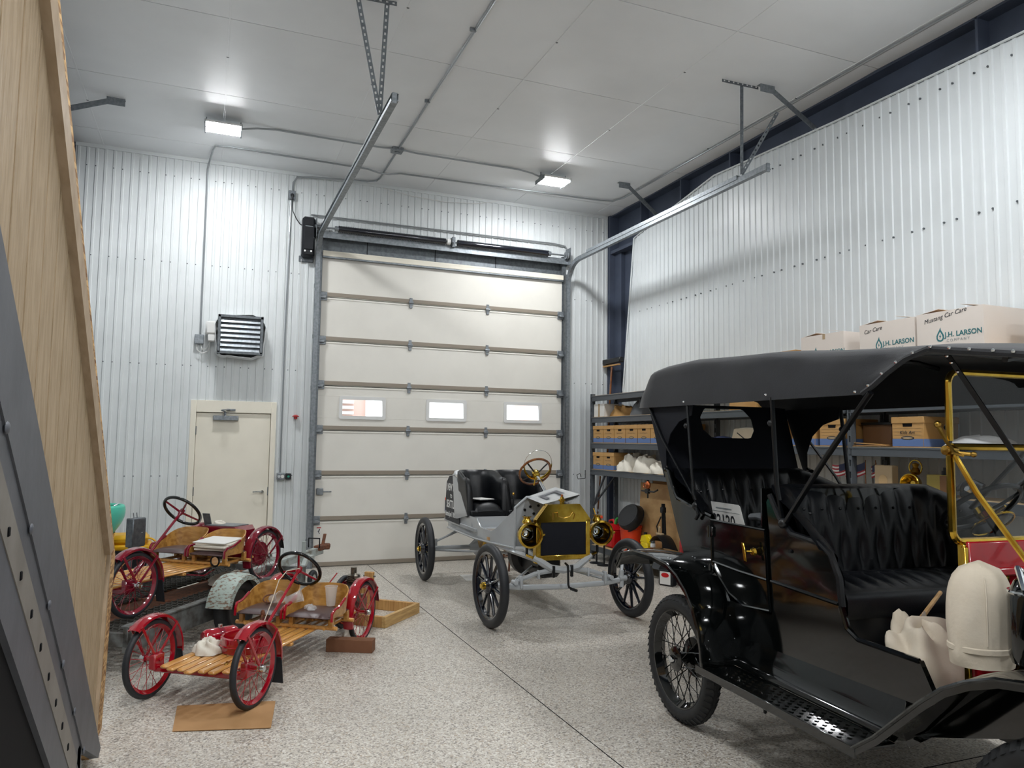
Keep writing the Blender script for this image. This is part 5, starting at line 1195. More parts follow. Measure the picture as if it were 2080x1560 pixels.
mb = MB(); mb.lathe([(.127, .0), (.131, .004), (.131, .022), (.127, .026)], (0, 0, .055), n=32); mb.xform(Matrix.Diagonal((.85, 1, 1, 1))); mb.build('drawstring_band', 'cloth_bag', hb); MB().tube([(.04, .115, .07), (.06, .15, .05), (.05, .165, .0)], [.012, .01, .003], 6, flat=.4).build('tie_end', 'cloth_bag', hb)
for a in (-2.4, -.6): 
    mb = MB(); mb.tube([(r_*1.02*.85*math.cos(a), r_*1.02*math.sin(a), z) for r_, z in ((.121, .09), (.124, .2), (.119, .28), (.10, .34), (.05, .385))], .003, 5); mb.build('seam', 'cloth_bag', hb)
dc = thing('dust_cloth', 'cream canvas cloth heaped on the touring car front floor', 'cloth', TCP(1.46, -.33, .652), TRZ); crumple(0, 0, 0, .17, .2, .24, 41, 40, 20, .6).build('heap', 'cloth_bag', dc, 80)
stk = thing('wooden_stick', 'short wooden stick poking out of the cream cloth in the car', 'stick', TCP(1.40, -.2, .87), TRZ); MB().tube([(.02, -.14, -.0), (-.1, .16, .13)], [.012, .01], 8).build('stick_body', 'plywood', stk)
# ================================================================== grey stripped antique racer
AG = math.radians(-1.4); gx, gy = math.sin(AG), -math.cos(AG)
gc = thing('racer_car', 'light grey stripped antique racer with brass radiator and twin bucket seats', 'car', (3.28, 9.09, 0), math.atan2(gy, gx))
WB = 2.48
spk = MB(); spk.tube([(.055, 0, 0), (.09, 0, 0), (.16, 0, 0), (.295, 0, 0)], [.020, .021, .0165, .0135], 8, flat=.85); SPOKE = spk.mesh('spoke', 'blue_black')
TY = tyre_mb(.382, .043).mesh('tyre', 'rubber_side')
RIM = MB().lathe([(.308, -.030), (.296, -.028), (.282, -.018), (.282, .018), (.296, .028), (.308, .030)], (0, 0, 0), (0, 1, 0), 48, closed=True).mesh('rim', 'blue_black')
HUB = MB().lathe([(0, -.06), (.05, -.06), (.075, -.035), (.078, -.01), (.078, .01), (.075, .035), (.05, .06), (0, .06)], (0, 0, 0), (0, 1, 0), 24).mesh('hub', 'blue_black')
CAP = MB().lathe([(0, .095), (.022, .095), (.024, .085), (.034, .08), (.034, .055), (.026, .05)], (0, 0, 0), (0, -1, 0), 18).mesh('hub_cap', 'brass')
def wood_wheel(x, s, rz=0):
    w = link('wheel', None, gc); w.location = (x, s*.735, .382); w.rotation_euler = (0, 0, rz + (PI if s > 0 else 0))
    link('tyre', TY, w); link('rim', RIM, w); link('hub', HUB, w); link('hub_cap', CAP, w)
    for i in range(12):
        o = link('spoke', SPOKE, w); o.rotation_euler = (0, 2*PI*i/12+.13, 0)
for x, s, r in ((0, -1, 0), (0, 1, 0), (WB, -1, .06), (WB, 1, .06)): wood_wheel(x, s, r)
fr = MB()
for s in (-1, 1): fr.tube([(-.35, s*.30, .60), (1.9, s*.30, .60), (2.35, s*.28, .60), (2.5, s*.22, .565)], .03, 4)
fr.box(-.36, -.30, -.3, .3, .56, .64); fr.build('chassis_frame', 'grey_paint', gc)
mb = MB(); mb.tube([(2.47, -.30, .615), (2.49, -.24, .58), (2.50, -.14, .515), (2.50, 0, .49), (2.50, .14, .515), (2.49, .24, .58), (2.47, .30, .615)], [.03, .034, .036, .036, .036, .034, .03], 8); mb.build('front_crossmember', 'grey_paint', gc)
mb = MB()
for s in (-1, 1):
    for k in range(3): mb.tube([(2.5, s*.50*(1-.22*k), .40+.035*k), (2.5, s*.3*(1-.2*k), .47+.012*k), (2.5, 0, .50)], .013, 6, flat=1.6)
    mb.cyl((2.46, s*.5, .40), (2.54, s*.5, .40), .022, n=10); mb.box(2.47, 2.53, s*.44-.014, s*.44+.014, .34, .46, .005); mb.box(2.48, 2.52, s*.26-.01, s*.26+.01, .42, .50, .003)
mb.build_each('front_leaf_spring', 'grey_paint', gc)
mb = MB(); mb.tube([(2.5, -.64, .375), (2.5, -.45, .35), (2.5, 0, .335), (2.5, .45, .345), (2.5, .64, .37)], .020, 8, flat=1.3); mb.tube([(2.42, -.60, .34), (2.42, 0, .33), (2.42, .58, .34)], .012, 8); mb.build('front_axle', 'grey_paint', gc)
mb = MB()
for s in (-1, 1): mb.cyl((2.5, s*.63, .30), (2.5, s*.63, .46), .024, n=10); mb.tube([(2.5, s*.63, .44), (2.46, s*.66, .52), (2.44, s*.64, .40)], .014, 6); mb.cyl((2.5, s*.6, .382), (2.5, s*.70, .382), .03, n=10)
mb.build_each('steering_knuckle', 'grey_paint', gc)
mb = MB(); mb.tube([(2.5, -.6, .34), (1.95, -.08, .46)], .013, 6); mb.tube([(2.5, .6, .34), (1.95, .08, .46)], .013, 6); mb.build_each('radius_rod', 'grey_paint', gc)
mb = MB(); mb.cyl((0, -.66, .382), (0, .66, .382), .028, n=10); mb.lathe([(.03, -.16), (.08, -.1), (.15, -.03), (.15, .03), (.08, .1), (.03, .16)], (0, 0, .382), (0, 1, 0), 20); mb.tube([(0, 0, .40), (1.3, 0, .55)], .03, 8); mb.tube([(0, -.60, .36), (1.25, -.06, .48)], .016, 6); mb.tube([(0, .6, .36), (1.25, .06, .48)], .016, 6); mb.build('rear_axle', 'grey_paint', gc)
mb = MB(); 
for k in range(3): mb.tube([(-.12, -.56+.1*k, .45+.04*k), (-.12, -.25, .58+.015*k), (-.12, 0, .64), (-.12, .25, .58+.015*k), (-.12, .56-.1*k, .45+.04*k)], .014, 6)
mb.cyl((-.12, -.56, .38), (-.12, -.56, .48), .016, n=8); mb.cyl((-.12, .56, .38), (-.12, .56, .48), .016, n=8); mb.build_each('rear_leaf_spring', 'grey_paint', gc)
mb = MB(); mb.lathe([(0, -.12), (.18, -.11), (.225, -.06), (.225, .05), (.17, .1), (0, .11)], (1.62, 0, .52), (1, 0, 0), 28); mb.box(1.4, 2.2, -.12, .12, .36, .6, .04); mb.build('flywheel_pan', 'black_satin', gc)
mb = MB(); mb.box(1.75, 2.32, -.14, .14, .6, .92, .02); [mb.cyl((1.82+.13*i, 0, .92), (1.82+.13*i, 0, .98), .035, n=10) for i in range(4)]; mb.tube([(1.8, -.2, .80), (2.1, -.22, .80), (2.3, -.2, .76)], .03, 8); mb.build('engine_block', 'black_satin', gc)
mb = MB(); mb.lathe([(0, -.28), (.10, -.28), (.115, -.26), (.115, .26), (.10, .28), (0, .28)], (.95, -.05, .60), (0, 1, 0), 20); mb.build('fuel_tank', 'brass_dull', gc)
# body
MB().box(-.12, 1.15, -.46, .46, .70, .745, .006).build('body_floor', 'grey_paint', gc)
BS = [(.06, .66), (1.45, .63), (1.96, .62), (1.96, 1.03), (1.92, 1.0), (1.62, .80), (1.52, .755), (1.30, .775), (1.22, .84), (1.20, .865), (.70, .865), (.60, .80), (.06, .80)]
for s in (-1, 1):
    def yw(x): return .46 - .16*max(0, (x-1.2)/.76)**1.2
    k = len(BS); vs = [(x, s*yw(x), z) for x, z in BS] + [(x, s*(yw(x)-.012), z) for x, z in BS]
    MB().add(vs, [tuple(range(k)), tuple(range(k, 2*k))] + [(i, (i+1) % k, k+(i+1) % k, k+i) for i in range(k)]).build('body_side', 'grey_paint', gc)
    MB().prism([(.30, 1.32), (.40, 1.31), (.52, 1.2), (.94, .84), (.62, .80), (.36, .80)] if False else [(.28, 1.30), (.44, 1.27), (.90, .86), (.50, .79), (.40, .79)], side(0), s*.468, s*.478).build('seat_side_plate', 'grey_paint', gc)
    mb = MB(); mb.tube([(x, s*(yw(x)+.004), .64) for x in (.06, .6, 1.2, 1.6, 1.96)], .012, 6); mb.tube([(1.96, s*.295, .63), (2.2, s*.285, .66), (2.42, s*.265, .62)], .02, 6, flat=1.4); mb.build('side_rail', 'grey_paint', gc)
MB().box(.75, 1.5, -.42, .42, .66, .69).build('floor_boards', 'plywood', gc)
MB().box(1.0, 1.015, -.455, .455, .69, .86).build('seat_riser', 'grey_paint', gc)
DS = [(-.30, .62), (-.30, 1.04), (-.18, 1.14), (.18, 1.14), (.30, 1.04), (.30, .62)]
fw_ = MB().prism(DS, lambda u, v, w_: (w_, u, v), 1.95, 1.972).build('dash_board', 'grey_paint', gc)
mb = MB(); DI = [(u*1.03, .62+(v-.62)*1.012) for u, v in DS]; mb.tube([(1.985, u, v) for u, v in DI], .014, 6); mb.build('dash_flange', 'grey_paint', fw_)
mb = MB(); [mb.cyl((1.972, y, z), (1.985, y, z), .014, n=8) for y, z in ((-.2, .95), (-.14, 1.05), (-.2, 1.02), (-.05, 1.06), (-.1, .98), (-.22, .86))]; mb.build_each('dash_bolt', 'black_satin', fw_)
hd = link('bonnet', None, gc)
P1, P2, P3, P4 = Vector((1.95, -.18, 1.145)), Vector((2.43, -.19, 1.115)), Vector((2.44, .20, 1.205)), Vector((1.95, .15, 1.245))
n_ = (P2-P1).cross(P4-P1).normalized()*.004
MB().add([P1, P2, P3, P4, P1-n_, P2-n_, P3-n_, P4-n_], [(0, 1, 2, 3), (7, 6, 5, 4), (0, 4, 5, 1), (1, 5, 6, 2), (2, 6, 7, 3), (3, 7, 4, 0)]).build('top_leaf', 'grey_paint', hd)
Q3, Q4 = Vector((2.43, .07, 1.13)), Vector((1.96, .05, 1.16))
G = [[P4 + (P3-P4)*i/6 + Vector((0, .03*math.sin(PI*j/4), 0)) + ((Q4-P4)*(1-i/6) + (Q3-P3)*i/6)*j/4 for j in range(5)] for i in range(7)]
MB().sheet(G, .004).build('folded_leaf', 'grey_paint', hd)
e1 = (P2-P1); e2 = (P4-P1)
def hp(u, v): return P1 + e1*u + e2*v + n_.normalized()*.002
for q in ([(.30, .25), (.42, .25), (.42, .85), (.30, .85)], [(.42, .25), (.75, .25), (.75, .38), (.42, .38)], [(.42, .72), (.75, .72), (.75, .85), (.42, .85)]):
    MB().prism(q, lambda u, v, w_: hp(u, v) + n_.normalized()*w_, 0, .0012).build('stencil_mark', 'stair_steel', hd)
# radiator
RO = [(-.285, .585), (-.285, .97), (-.17, 1.115), (.17, 1.115), (.285, .97), (.285, .585)]
rad = link('radiator', None, gc)
RI_ = [(-.235, .635), (-.235, .945), (.235, .945), (.235, .635)]
mb = MB(); X0, X1 = 2.42, 2.50
mb.prism(RO, lambda u, v, w_: (w_, u, v), X0, X1-.02)
mb.box(X1-.03, X1, -.285, -.235, .585, .97, .006); mb.box(X1-.03, X1, .235, .285, .585, .97, .006); mb.box(X1-.03, X1, -.285, .285, .585, .635, .006)
mb.prism([(-.285, .945), (.285, .945), (.285, .97), (.17, 1.115), (-.17, 1.115), (-.285, .97)], lambda u, v, w_: (w_, u, v), X1-.03, X1); mb.build('shell', 'brass', rad)
MB().box(X1-.018, X1-.004, -.234, .234, .636, .944).build('core', 'canvas_inside', rad)
mb = MB(); [mb.box(X1-.005, X1-.003, -.234, .234, .64+.0102*i, .643+.0102*i) for i in range(30)]; mb.build('core_fins', 'canvas_inside', rad, stuff=True)
mb = MB(); mb.tube([(X1+.001, -.11, .965), (X1+.002, -.115, 1.03), (X1+.002, -.07, 1.04), (X1+.002, -.06, 1.0), (X1+.002, 0, .985), (X1+.002, .06, 1.0), (X1+.002, .09, 1.04), (X1+.002, .115, 1.02), (X1+.001, .10, .97)], .008, 6, flat=.4); mb.build('embossed_scroll', 'brass_dull', rad)
mb = MB(); mb.lathe([(.022, 0), (.022, .025), (.034, .03), (.034, .045), (.02, .05), (.016, .07), (0, .075)], (2.45, 0, 1.113), n=14); mb.build('filler_cap', 'brass', rad); mb = MB(); mb.ball((2.45, 0, 1.195), .012, 8, 5); mb.build('cap_knob', 'copper', rad)
mb = MB()
for s in (-1, 1): mb.box(2.43, 2.5, s*.27-.02, s*.27+.02, .56, .60, .006); mb.cyl((2.46, s*.30, .61), (2.46, s*.37, .64), .012, n=8)
mb.build_each('mount_bracket', 'brass', rad)
def headlamp(y):
    h = link('headlamp', None, gc); c = Vector((2.47, y, .83)); ax = Vector((1, -.05, 0))
    MB().lathe([(0, -.16), (.05, -.155), (.085, -.12), (.105, -.06), (.108, .0), (.118, .01), (.125, .03), (.122, .05), (.105, .055), (.098, .045), (.098, .0), (.06, -.06)], c, ax, 32).build('shell', 'brass', h)
    MB().lathe([(.097, .03), (.097, -.01), (.07, -.05), (.055, -.06)], c, ax, 28).build('dark_throat', 'blue_black', h)
    MB().lathe([(.058, -.055), (.05, -.075), (.03, -.09), (0, -.095)], c+Vector((.0, -.02, .01)), ax, 20).build('mirror', 'chrome', h)
    MB().lathe([(.04, 0), (.05, .015), (.035, .04), (.028, .055), (.045, .06), (.045, .068), (0, .07)], c+Vector((-.07, 0, .10)), (0, 0, 1), 16).build('chimney', 'brass', h)
    mb = MB(); mb.cyl(c+Vector((-.06, 0, -.10)), c+Vector((-.06, 0, -.2)), .014, n=8); mb.tube([c+Vector((-.06, 0, -.2)), Vector((2.44, y*.75, .60)), Vector((2.42, y*.65, .60))], .013, 6); mb.build('fork', 'black_satin', h)
    MB().lathe([(0, 0), (.012, .0), (.012, .02), (0, .022)], c+Vector((.03, (.125 if y < 0 else .125), 0)), (0, 1, 0), 10).build('latch', 'brass', h)
headlamp(-.345); headlamp(.405)
mb = MB(); mb.tube([(2.54, 0, .56), (2.58, 0, .55), (2.60, .0, .55), (2.60, .005, .37), (2.61, .01, .345), (2.66, .03, .335)], .011, 8); mb.cyl((2.63, .02, .335), (2.70, .045, .33), .014, n=8); mb.build('crank_handle', 'black_satin', gc)
mb = MB(); mb.box(2.515, 2.545, -.13, -.105, .43, .54, .004); mb.box(2.515, 2.545, .06, .085, .43, .54, .004); mb.build_each('spring_clip', 'black_satin', gc)
# steering
sg = link('steering_gear', None, gc); sc_ = Vector((1.15, .25, 1.37)); ax = Vector((-.80, 0, .60)).normalized(); a_, s_, t_ = frame(ax)
MB().torus(sc_, ax, .185, .014, 40, 8).build('wheel_rim', 'wheel_wood', sg)
for i in range(4): 
    th = PI/4+PI/2*i; d = s_*math.cos(th)+t_*math.sin(th); MB().tube([sc_-ax*.03, sc_+d*.06-ax*.035, sc_+d*.12-ax*.015, sc_+d*.185], .009, 6).build('wheel_spoke', 'black_satin', sg)
MB().lathe([(0, .02), (.035, .018), (.045, 0), (.04, -.05), (.03, -.07), (0, -.07)], sc_-ax*.02, ax, 16).build('gear_case', 'brass', sg)
MB().cyl(sc_-ax*.08, (1.97, .25, .80), .021, n=10).build('column', 'chrome', sg)
gl_ = MB(); c2 = sc_-ax*(-.04)+Vector((.05, 0, .0)); P = arc(c2+Vector((.02, .02, .06)), .17, PI*.98, PI*2.02, 22, Vector((0, 1, 0)), Vector((.25, 0, .97))); gl_.tube(P, [.006+.010*math.sin(PI*i/22) for i in range(23)], 8); gl_.build('brass_screen_ring', 'brass', sg)
P2_ = arc(c2+Vector((.02, .02, .06)), .17, 0, PI, 22, Vector((0, 1, 0)), Vector((.25, 0, .97))); MB().tube(P2_, .0025, 5).build('screen_rim', 'chrome', sg)
full = arc(c2+Vector((.02, .02, .06)), .168, 0, 2*PI, 40, Vector((0, 1, 0)), Vector((.25, 0, .97)))[:-1]; MB().add(full, [tuple(range(len(full)))]).build('monocle_glass', 'glass', sg)
mb = MB(); mb.tube([sc_-ax*.10+Vector((0, -.03, -.02)), sc_-ax*.12+Vector((.0, -.05, -.08))], .008, 6); mb.tube([sc_-ax*.10+Vector((0, .03, -.02)), sc_-ax*.12+Vector((.0, .06, -.06))], .008, 6); mb.build_each('control_lever', 'brass', sg); MB().tube([(1.05, .02, .9), (1.08, .02, 1.08), (1.07, .02, 1.10)], .009, 6).build('brake_lever', 'black_satin', gc); MB().ball((1.07, .02, 1.115), .018, 8, 5).build('lever_knob', 'brass_dull', gc)
# bucket seats
def bucket(yc):
    b = link('bucket_seat', None, gc); hw, xb, xf, r = .222, .36, .93, .19; Ls = [xf-xb-r, PI/2*r, 2*hw-2*r, PI/2*r, xf-xb-r]; T_ = sum(Ls)
    def plan(u):
        d = u*T_
        if d < Ls[0]: return Vector((xf-d, -hw, 0)), Vector((0, 1, 0))
        d -= Ls[0]
        if d < Ls[1]: a = d/r; return Vector((xb+r-r*math.sin(a), -hw+r-r*math.cos(a), 0)), Vector((math.sin(a), math.cos(a), 0))
        d -= Ls[1]
        if d < Ls[2]: return Vector((xb, -hw+r+d, 0)), Vector((1, 0, 0))
        d -= Ls[2]
        if d < Ls[3]: a = d/r; return Vector((xb+r-r*math.cos(a), hw-r+r*math.sin(a), 0)), Vector((math.cos(a), -math.sin(a), 0))
        d -= Ls[3]; return Vector((xb+r+d, hw, 0)), Vector((0, -1, 0))
    G = []
    for i in range(49):
        u = i/48; p, n = plan(u); e = min(u, 1-u)*2; h = .86 + (.42 if e > .16 else .42*math.sin(e/.16*PI/2)**.6) + .07*max(0, min(1, (e-.3)/.3)); row = []
        for (o_, t) in ((.045, 0), (.05, .3), (.05, .6), (.045, .85), (.03, .97), (.0, 1.02), (-.02, .99), (-.026, .9), (-.02, .5), (-.015, 0)):
            z = .84 + (h-.84)*t; lean = -.08*t*max(0, n.x); q = p + n*o_; row.append((q.x+lean, q.y+yc, z))
        G.append(row)
    MB().sheet(G).build('shell_upholstery', 'leather_black', b, 60)
    G = []
    for i in range(13):
        row = []
        for j in range(13):
            u, v = i/12, j/12; y = yc-.175+.35*u; x = .44+.52*v; ed = (math.sin(PI*min(1, max(0, u)))**.25)*(math.sin(PI*min(1, max(0, v)))**.25); row.append((x, y, .90+.11*ed+.015*math.sin(PI*u)))
        G.append(row)
    MB().sheet(G).build('seat_cushion', 'leather_black', b, 60); MB().box(.44, .955, yc-.21, yc+.21, .84, .92, .012).build('seat_base', 'leather_black', b)
    return b
bucket(-.235); bucket(.225)
# rear banner box
MB().prism([(-.04, .76), (.31, .76), (.27, 1.0), (.21, 1.2), (.10, 1.24), (.0, 1.19), (-.03, 1.0)], side(0), -.455, .455).build('rear_box', 'grey_paint', gc)
bn = MB().prism([(-.055, .73), (.56, .725), (.56, .78), (.40, 1.24), (.26, 1.285), (.10, 1.275), (-.01, 1.2), (-.045, 1.0)], side(0), -.466, -.458).build('canvas_banner', 'canvas_black', gc, label='black canvas banner with white lettering')
def bt(txt, size, x, z, sx=1, b=.001): put_text(txt, size, 'white_ink', (x, -.4665, z), (1, 0, .0), (0, 0, 1), bn, 'banner_lettering', sx=sx, bold=b, shear=.0)
bt('NEW YORK', .12, .03, 1.10, .72, .003); bt('TO', .06, .15, 1.01, 1, .001); bt('SEATTLE', .13, .0, .89, .72, .003); bt('Started June 1 1909', .085, -.04, .785, .60, .002)
o = crumple(0, 0, 0, .09, .05, .05, 51).build('clear_wrap', 'foil', gc, 60); o.location = (.36, -.44, 1.30)
GCP = lambda x, y, z: car_pt((3.28, 9.09), -1.4, x, y, z); GRZ = math.atan2(gy, gx)
t = thing('clipboard', 'dark clipboard with papers lying on the near bucket seat of the grey racer', 'clipboard', GCP(.70, -.25, 1.028), GRZ+.3); MB().box(-.16, .16, -.12, .12, 0, .006, .002).build('board', 'black_plastic', t); MB().box(-.14, .12, -.1, .11, .006, .011).build('paper_sheet', 'paper', t)
t = thing('floor_paper', 'white sheet of paper on the floor under the grey racer', 'paper', (3.18, 9.07, .001), -.1); MB().box(-.14, .14, -.2, .2, 0, .004).build('sheet', 'paper', t); MB().box(-.10, .10, -.15, .15, .004, .0055).build('print_area', 'white_plastic', t)
t = thing('wooden_stool', 'small wooden stool behind the grey racer, its legs seen under the frame', 'stool', (3.86, 9.47, 0), .3)
for a in range(4): MB().cyl((.15*math.cos(a*PI/2+.6), .15*math.sin(a*PI/2+.6), 0), (.08*math.cos(a*PI/2+.6), .08*math.sin(a*PI/2+.6), .42), .014, n=8).build('leg', 'wheel_wood', t)
for a in range(4): MB().cyl((.12*math.cos(a*PI/2+.6), .12*math.sin(a*PI/2+.6), .18), (.12*math.cos(a*PI/2+2.17), .12*math.sin(a*PI/2+2.17), .18), .009, n=6).build('rung', 'wheel_wood', t)
MB().lathe([(0, .42), (.10, .42), (.11, .43), (.11, .44), (.10, .45), (0, .45)], n=24).build('seat', 'wheel_wood', t)
# ================================================================== buckboard flyers
def flyer(label, c, ang, z0, red, col, wheel_c, extra):
    a = math.radians(ang); hx_, hy_ = math.sin(a), -math.cos(a)
    t = thing('buckboard_flyer', label, 'car', (c[0], c[1], z0), math.atan2(hy_, hx_), 'red wooden-slat buckboard cars')
    for x, s in ((0, -1), (0, 1), (1.65, -1), (1.65, 1)):
        w = wire_wheel(t, (x, s*.38, .252), .252, .021, 'rubber_side', red, red, red, 0, 26, .018, .022, .045, .0019, 'chrome', 0, .026, s)
        if x > 1: prof = (PI*.28, PI*1.02)
        else: prof = (-.30, PI*.86)
        G = []
        for i in range(17):
            th = prof[0]+(prof[1]-prof[0])*i/16; rr = .288; cx, cz = x + rr*math.cos(th), .252 + rr*math.sin(th); nr = Vector((math.cos(th), 0, math.sin(th)))
            G.append([Vector((cx, s*.38+y, cz)) - nr*d for y, d in ((-.042, .022), (-.040, .006), (-.022, 0), (0, -.004), (.022, 0), (.040, .006), (.042, .022))])
        MB().sheet(G, .003).build('fender', red, t, 50)
        # fender stays and fork arms
        mb = MB()
        for th in ((PI*.32, PI*.75) if x > 1 else (PI*.25, PI*.8)):
            e = Vector((x+.28*math.cos(th), 0, .252+.28*math.sin(th)))
            for d in (-.045, .045): mb.tube([(x, s*.38+d, .252), (e.x, s*.38+d*.95, e.z)], .006, 6, flat=1.8)
        mb.build_each('fender_stay', red, t)
        if x > 1:
            th = PI*1.02; xx = x+.288*math.cos(th); mb = MB(); mb.hexa((xx+.005, s*.38, .252+.288*math.sin(th)-.075), (.003, 0, 0), (0, .042, 0), (.015, 0, .09), .002); mb.build('mud_flap', 'rubber_side', t)
        else:
            th = PI*.86; mb = MB(); G = []
            for i in range(5):
                th = PI*(.86+.10*i/4); nr = Vector((math.cos(th), 0, math.sin(th))); G.append([Vector((x, s*.38+y, .252)) + nr*(.288-d) for y, d in ((-.042, .022), (-.03, .004), (0, -.002), (.03, .004), (.042, .022))])
            mb.sheet(G, .003).build('fender_tip', 'crimson' if red == 'red_paint' else 'black_satin', t, 50)
    # axles, beams
    mb = MB(); mb.box(1.62, 1.68, -.34, .34, .175, .215, .008); mb.box(1.60, 1.70, -.36, -.31, .19, .29, .008); mb.box(1.60, 1.70, .31, .36, .19, .29, .008); mb.cyl((1.65, -.42, .252), (1.65, -.30, .252), .014, n=8); mb.cyl((1.65, .30, .252), (1.65, .42, .252), .014, n=8); mb.build('front_axle', red, t)
    mb = MB(); mb.cyl((0, -.42, .252), (0, -.30, .252), .014, n=8); mb.cyl((0, .30, .252), (0, .42, .252), .014, n=8); mb.box(-.02, .02, -.33, -.29, .2, .26, .004); mb.box(-.02, .02, .29, .33, .2, .26, .004); mb.box(-.03, .03, -.33, .33, .19, .225, .008); mb.build('rear_axle', red, t)
    # slats
    n = 7
    for i in range(n):
        y = -.225 + .45*i/(n-1); xe = 1.78 - .05*abs(i-3)/3 + (.02 if i % 2 else 0)
        MB().box(-.12, xe, y-.028, y+.028, .218, .240, .010).build('slat', 'slat_wood', t)
    for x in (.25, .95, 1.45): MB().box(x-.02, x+.02, -.26, .26, .200, .222, .004).build('cross_batten', 'slat_wood', t)
    # seat base beams and posts
    for x in (.60, .30): MB().cyl((x, -.43, .252), (x, .44, .252), .016, n=10).build('seat_rail', 'slat_wood', t)
    for y in (-.38, -.055, .055, .39):
        for x in (.60, .33): MB().box(x-.018, x+.018, y-.018, y+.018, .255, .335, .004).build('seat_post', 'oak_ply', t)
    for y in (-.34, .34): MB().cyl((.62, y, .25), (.02, y*.95, .25), .014, n=8).build('side_stay', 'slat_wood', t)
    def seat(yc):
        s_ = link('seat', None, t); hw = .20; xb, xf, r = .27, .63, .16; Ls = [xf-xb-r, PI/2*r, 2*hw-2*r, PI/2*r, xf-xb-r]; T_ = sum(Ls)
        def plan(u):
            d = u*T_
            if d < Ls[0]: return Vector((xf-d, -hw, 0))
            d -= Ls[0]
            if d < Ls[1]: q = d/r; return Vector((xb+r-r*math.sin(q), -hw+r-r*math.cos(q), 0))
            d -= Ls[1]
            if d < Ls[2]: return Vector((xb, -hw+r+d, 0))
            d -= Ls[2]
            if d < Ls[3]: q = d/r; return Vector((xb+r-r*math.cos(q), hw-r+r*math.sin(q), 0))
            d -= Ls[3]; return Vector((xb+r+d, hw, 0))
        G = []; E_ = []
        for i in range(41):
            u = i/40; p = plan(u); e = min(u, 1-u)*2; f = max(0, min(1, (e-.02)/.75)); f = f*f*(3-2*f); h = .40+.125*f; lean = -.05
            G.append([(p.x + lean*(1-abs(p.y)/.2)*v*.6 - .02*v, p.y*(1+.05*v)+yc, .33+(h-.33)*v) for v in (0, .25, .5, .75, 1)])
            E_.append(G[-1][-1])
        MB().sheet(G, .008).build('plywood_back', 'oak_ply', s_, 60)
        k = 8; mb = MB(); front = [(.645, yc-hw, .31), (.642, yc-hw, .37)] + E_[:k]; mb.tube(front, .011, 8); front = [(.645, yc+hw, .31), (.642, yc+hw, .37)] + E_[::-1][:k]; mb.tube(front, .011, 8); mb.build_each('arm_trim', red, s_)
        G = [[(.30+.36*v, yc-.185+.37*u, .335+.035*(math.sin(PI*u)**.3)*(math.sin(PI*v)**.3)) for v in [j/10 for j in range(11)]] for u in [i/10 for i in range(11)]]
        mb = MB(); mb.sheet(G); mb.box(.31, .648, yc-.18, yc+.18, .325, .345, .008); mb.build('cushion', 'brown_leather', s_, 60)
    seat(-.215); seat(.215)
    # steering
    sg = link('steering_gear', None, t); wc_ = Vector(wheel_c); base = Vector(col); ax = (wc_-base).normalized(); a_, s_, t_ = frame(ax)
    MB().torus(wc_, ax, .175, .0145, 44, 10).build('wheel_rim', 'black_paint', sg)
    for i in range(4 if extra == 'box' else 3):
        th = (PI/4+PI/2*i) if extra == 'box' else (PI*.5+.25+2*PI*i/3); d = s_*math.cos(th)+t_*math.sin(th); MB().tube([wc_-ax*.02, wc_+d*.175], [.011, .009], 6).build('wheel_spoke', red, sg)
    MB().lathe([(0, .012), (.022, .01), (.026, -.02), (.016, -.05)], wc_, ax, 14).build('wheel_hub', red, sg)
    MB().cyl(wc_-ax*.03, base, .0125, n=10).build('column', red, sg); mb = MB(); mb.lathe([(.02, 0), (.028, .03), (.016, .06)], base-ax*.03, ax, 12); mb.tube([base, Vector((base.x+.1, base.y, .25)), Vector((1.5, base.y+.1, .215)), Vector((1.62, .3, .21))], .009, 6); mb.build('drag_link', red, sg)
    return t
F2C, F2A = (.973, 6.737), -35; F1C, F1A = (.279, 8.108), -39.8
f2 = flyer('bright red slatted buckboard flyer on the floor with its front wheel on a cardboard sheet', F2C, F2A, 0, 'red_paint', (.95, 0, .255), (.40, 0, .655), 'motor')
f1 = flyer('dark crimson slatted buckboard flyer riding on the old trailer', F1C, F1A, .31, 'crimson', (1.22, 0, .28), (.72, 0, .73), 'box')
# flyer on the trailer: rear hood box
hb_ = MB().prism([(-.20, .22), (-.23, .50), (-.20, .54), (.19, .54), (.22, .50), (.20, .22)], lambda u, v, w_: (w_, u, v), -.05, .22).build('engine_hood', 'crimson', f1)
MB().box(-.03, .19, -.17, .16, .540, .545).build('hood_top_panel', 'galv', f1)
mb = MB(); mb.lathe([(0, -.04), (.11, -.04), (.125, -.02), (.125, .02), (.11, .04), (0, .04)], (0, .30, .27), (0, 1, 0), 24); mb.build('drum_hub', 'crimson', f1)
mb = MB(); mb.cyl((.5, .30, .28), (.62, .30, .28), .045, n=16); mb.build('side_lamp', 'chrome', f1); MB().torus((.62, .30, .28), (1, 0, 0), .045, .008, 18, 6).build('lamp_bezel', 'black_satin', f1); MB().hexa((.14, -.20, .59), (.006, 0, 0), (0, .04, 0), (.02, 0, .06)).build('rear_screen', 'galv_dark', f1)
mb = MB(); mb.tube([(1.33, .25, .24), (1.33, .27, .30)], .01, 6); mb.ball((1.33, .275, .315), .02, 8, 5); mb.build('foot_pedal', 'crimson', f1); MB().tube([(.9, .2, .2), (.7, .25, .16), (.5, .2, .18)], .008, 6).build('brake_rod', 'crimson', f1)
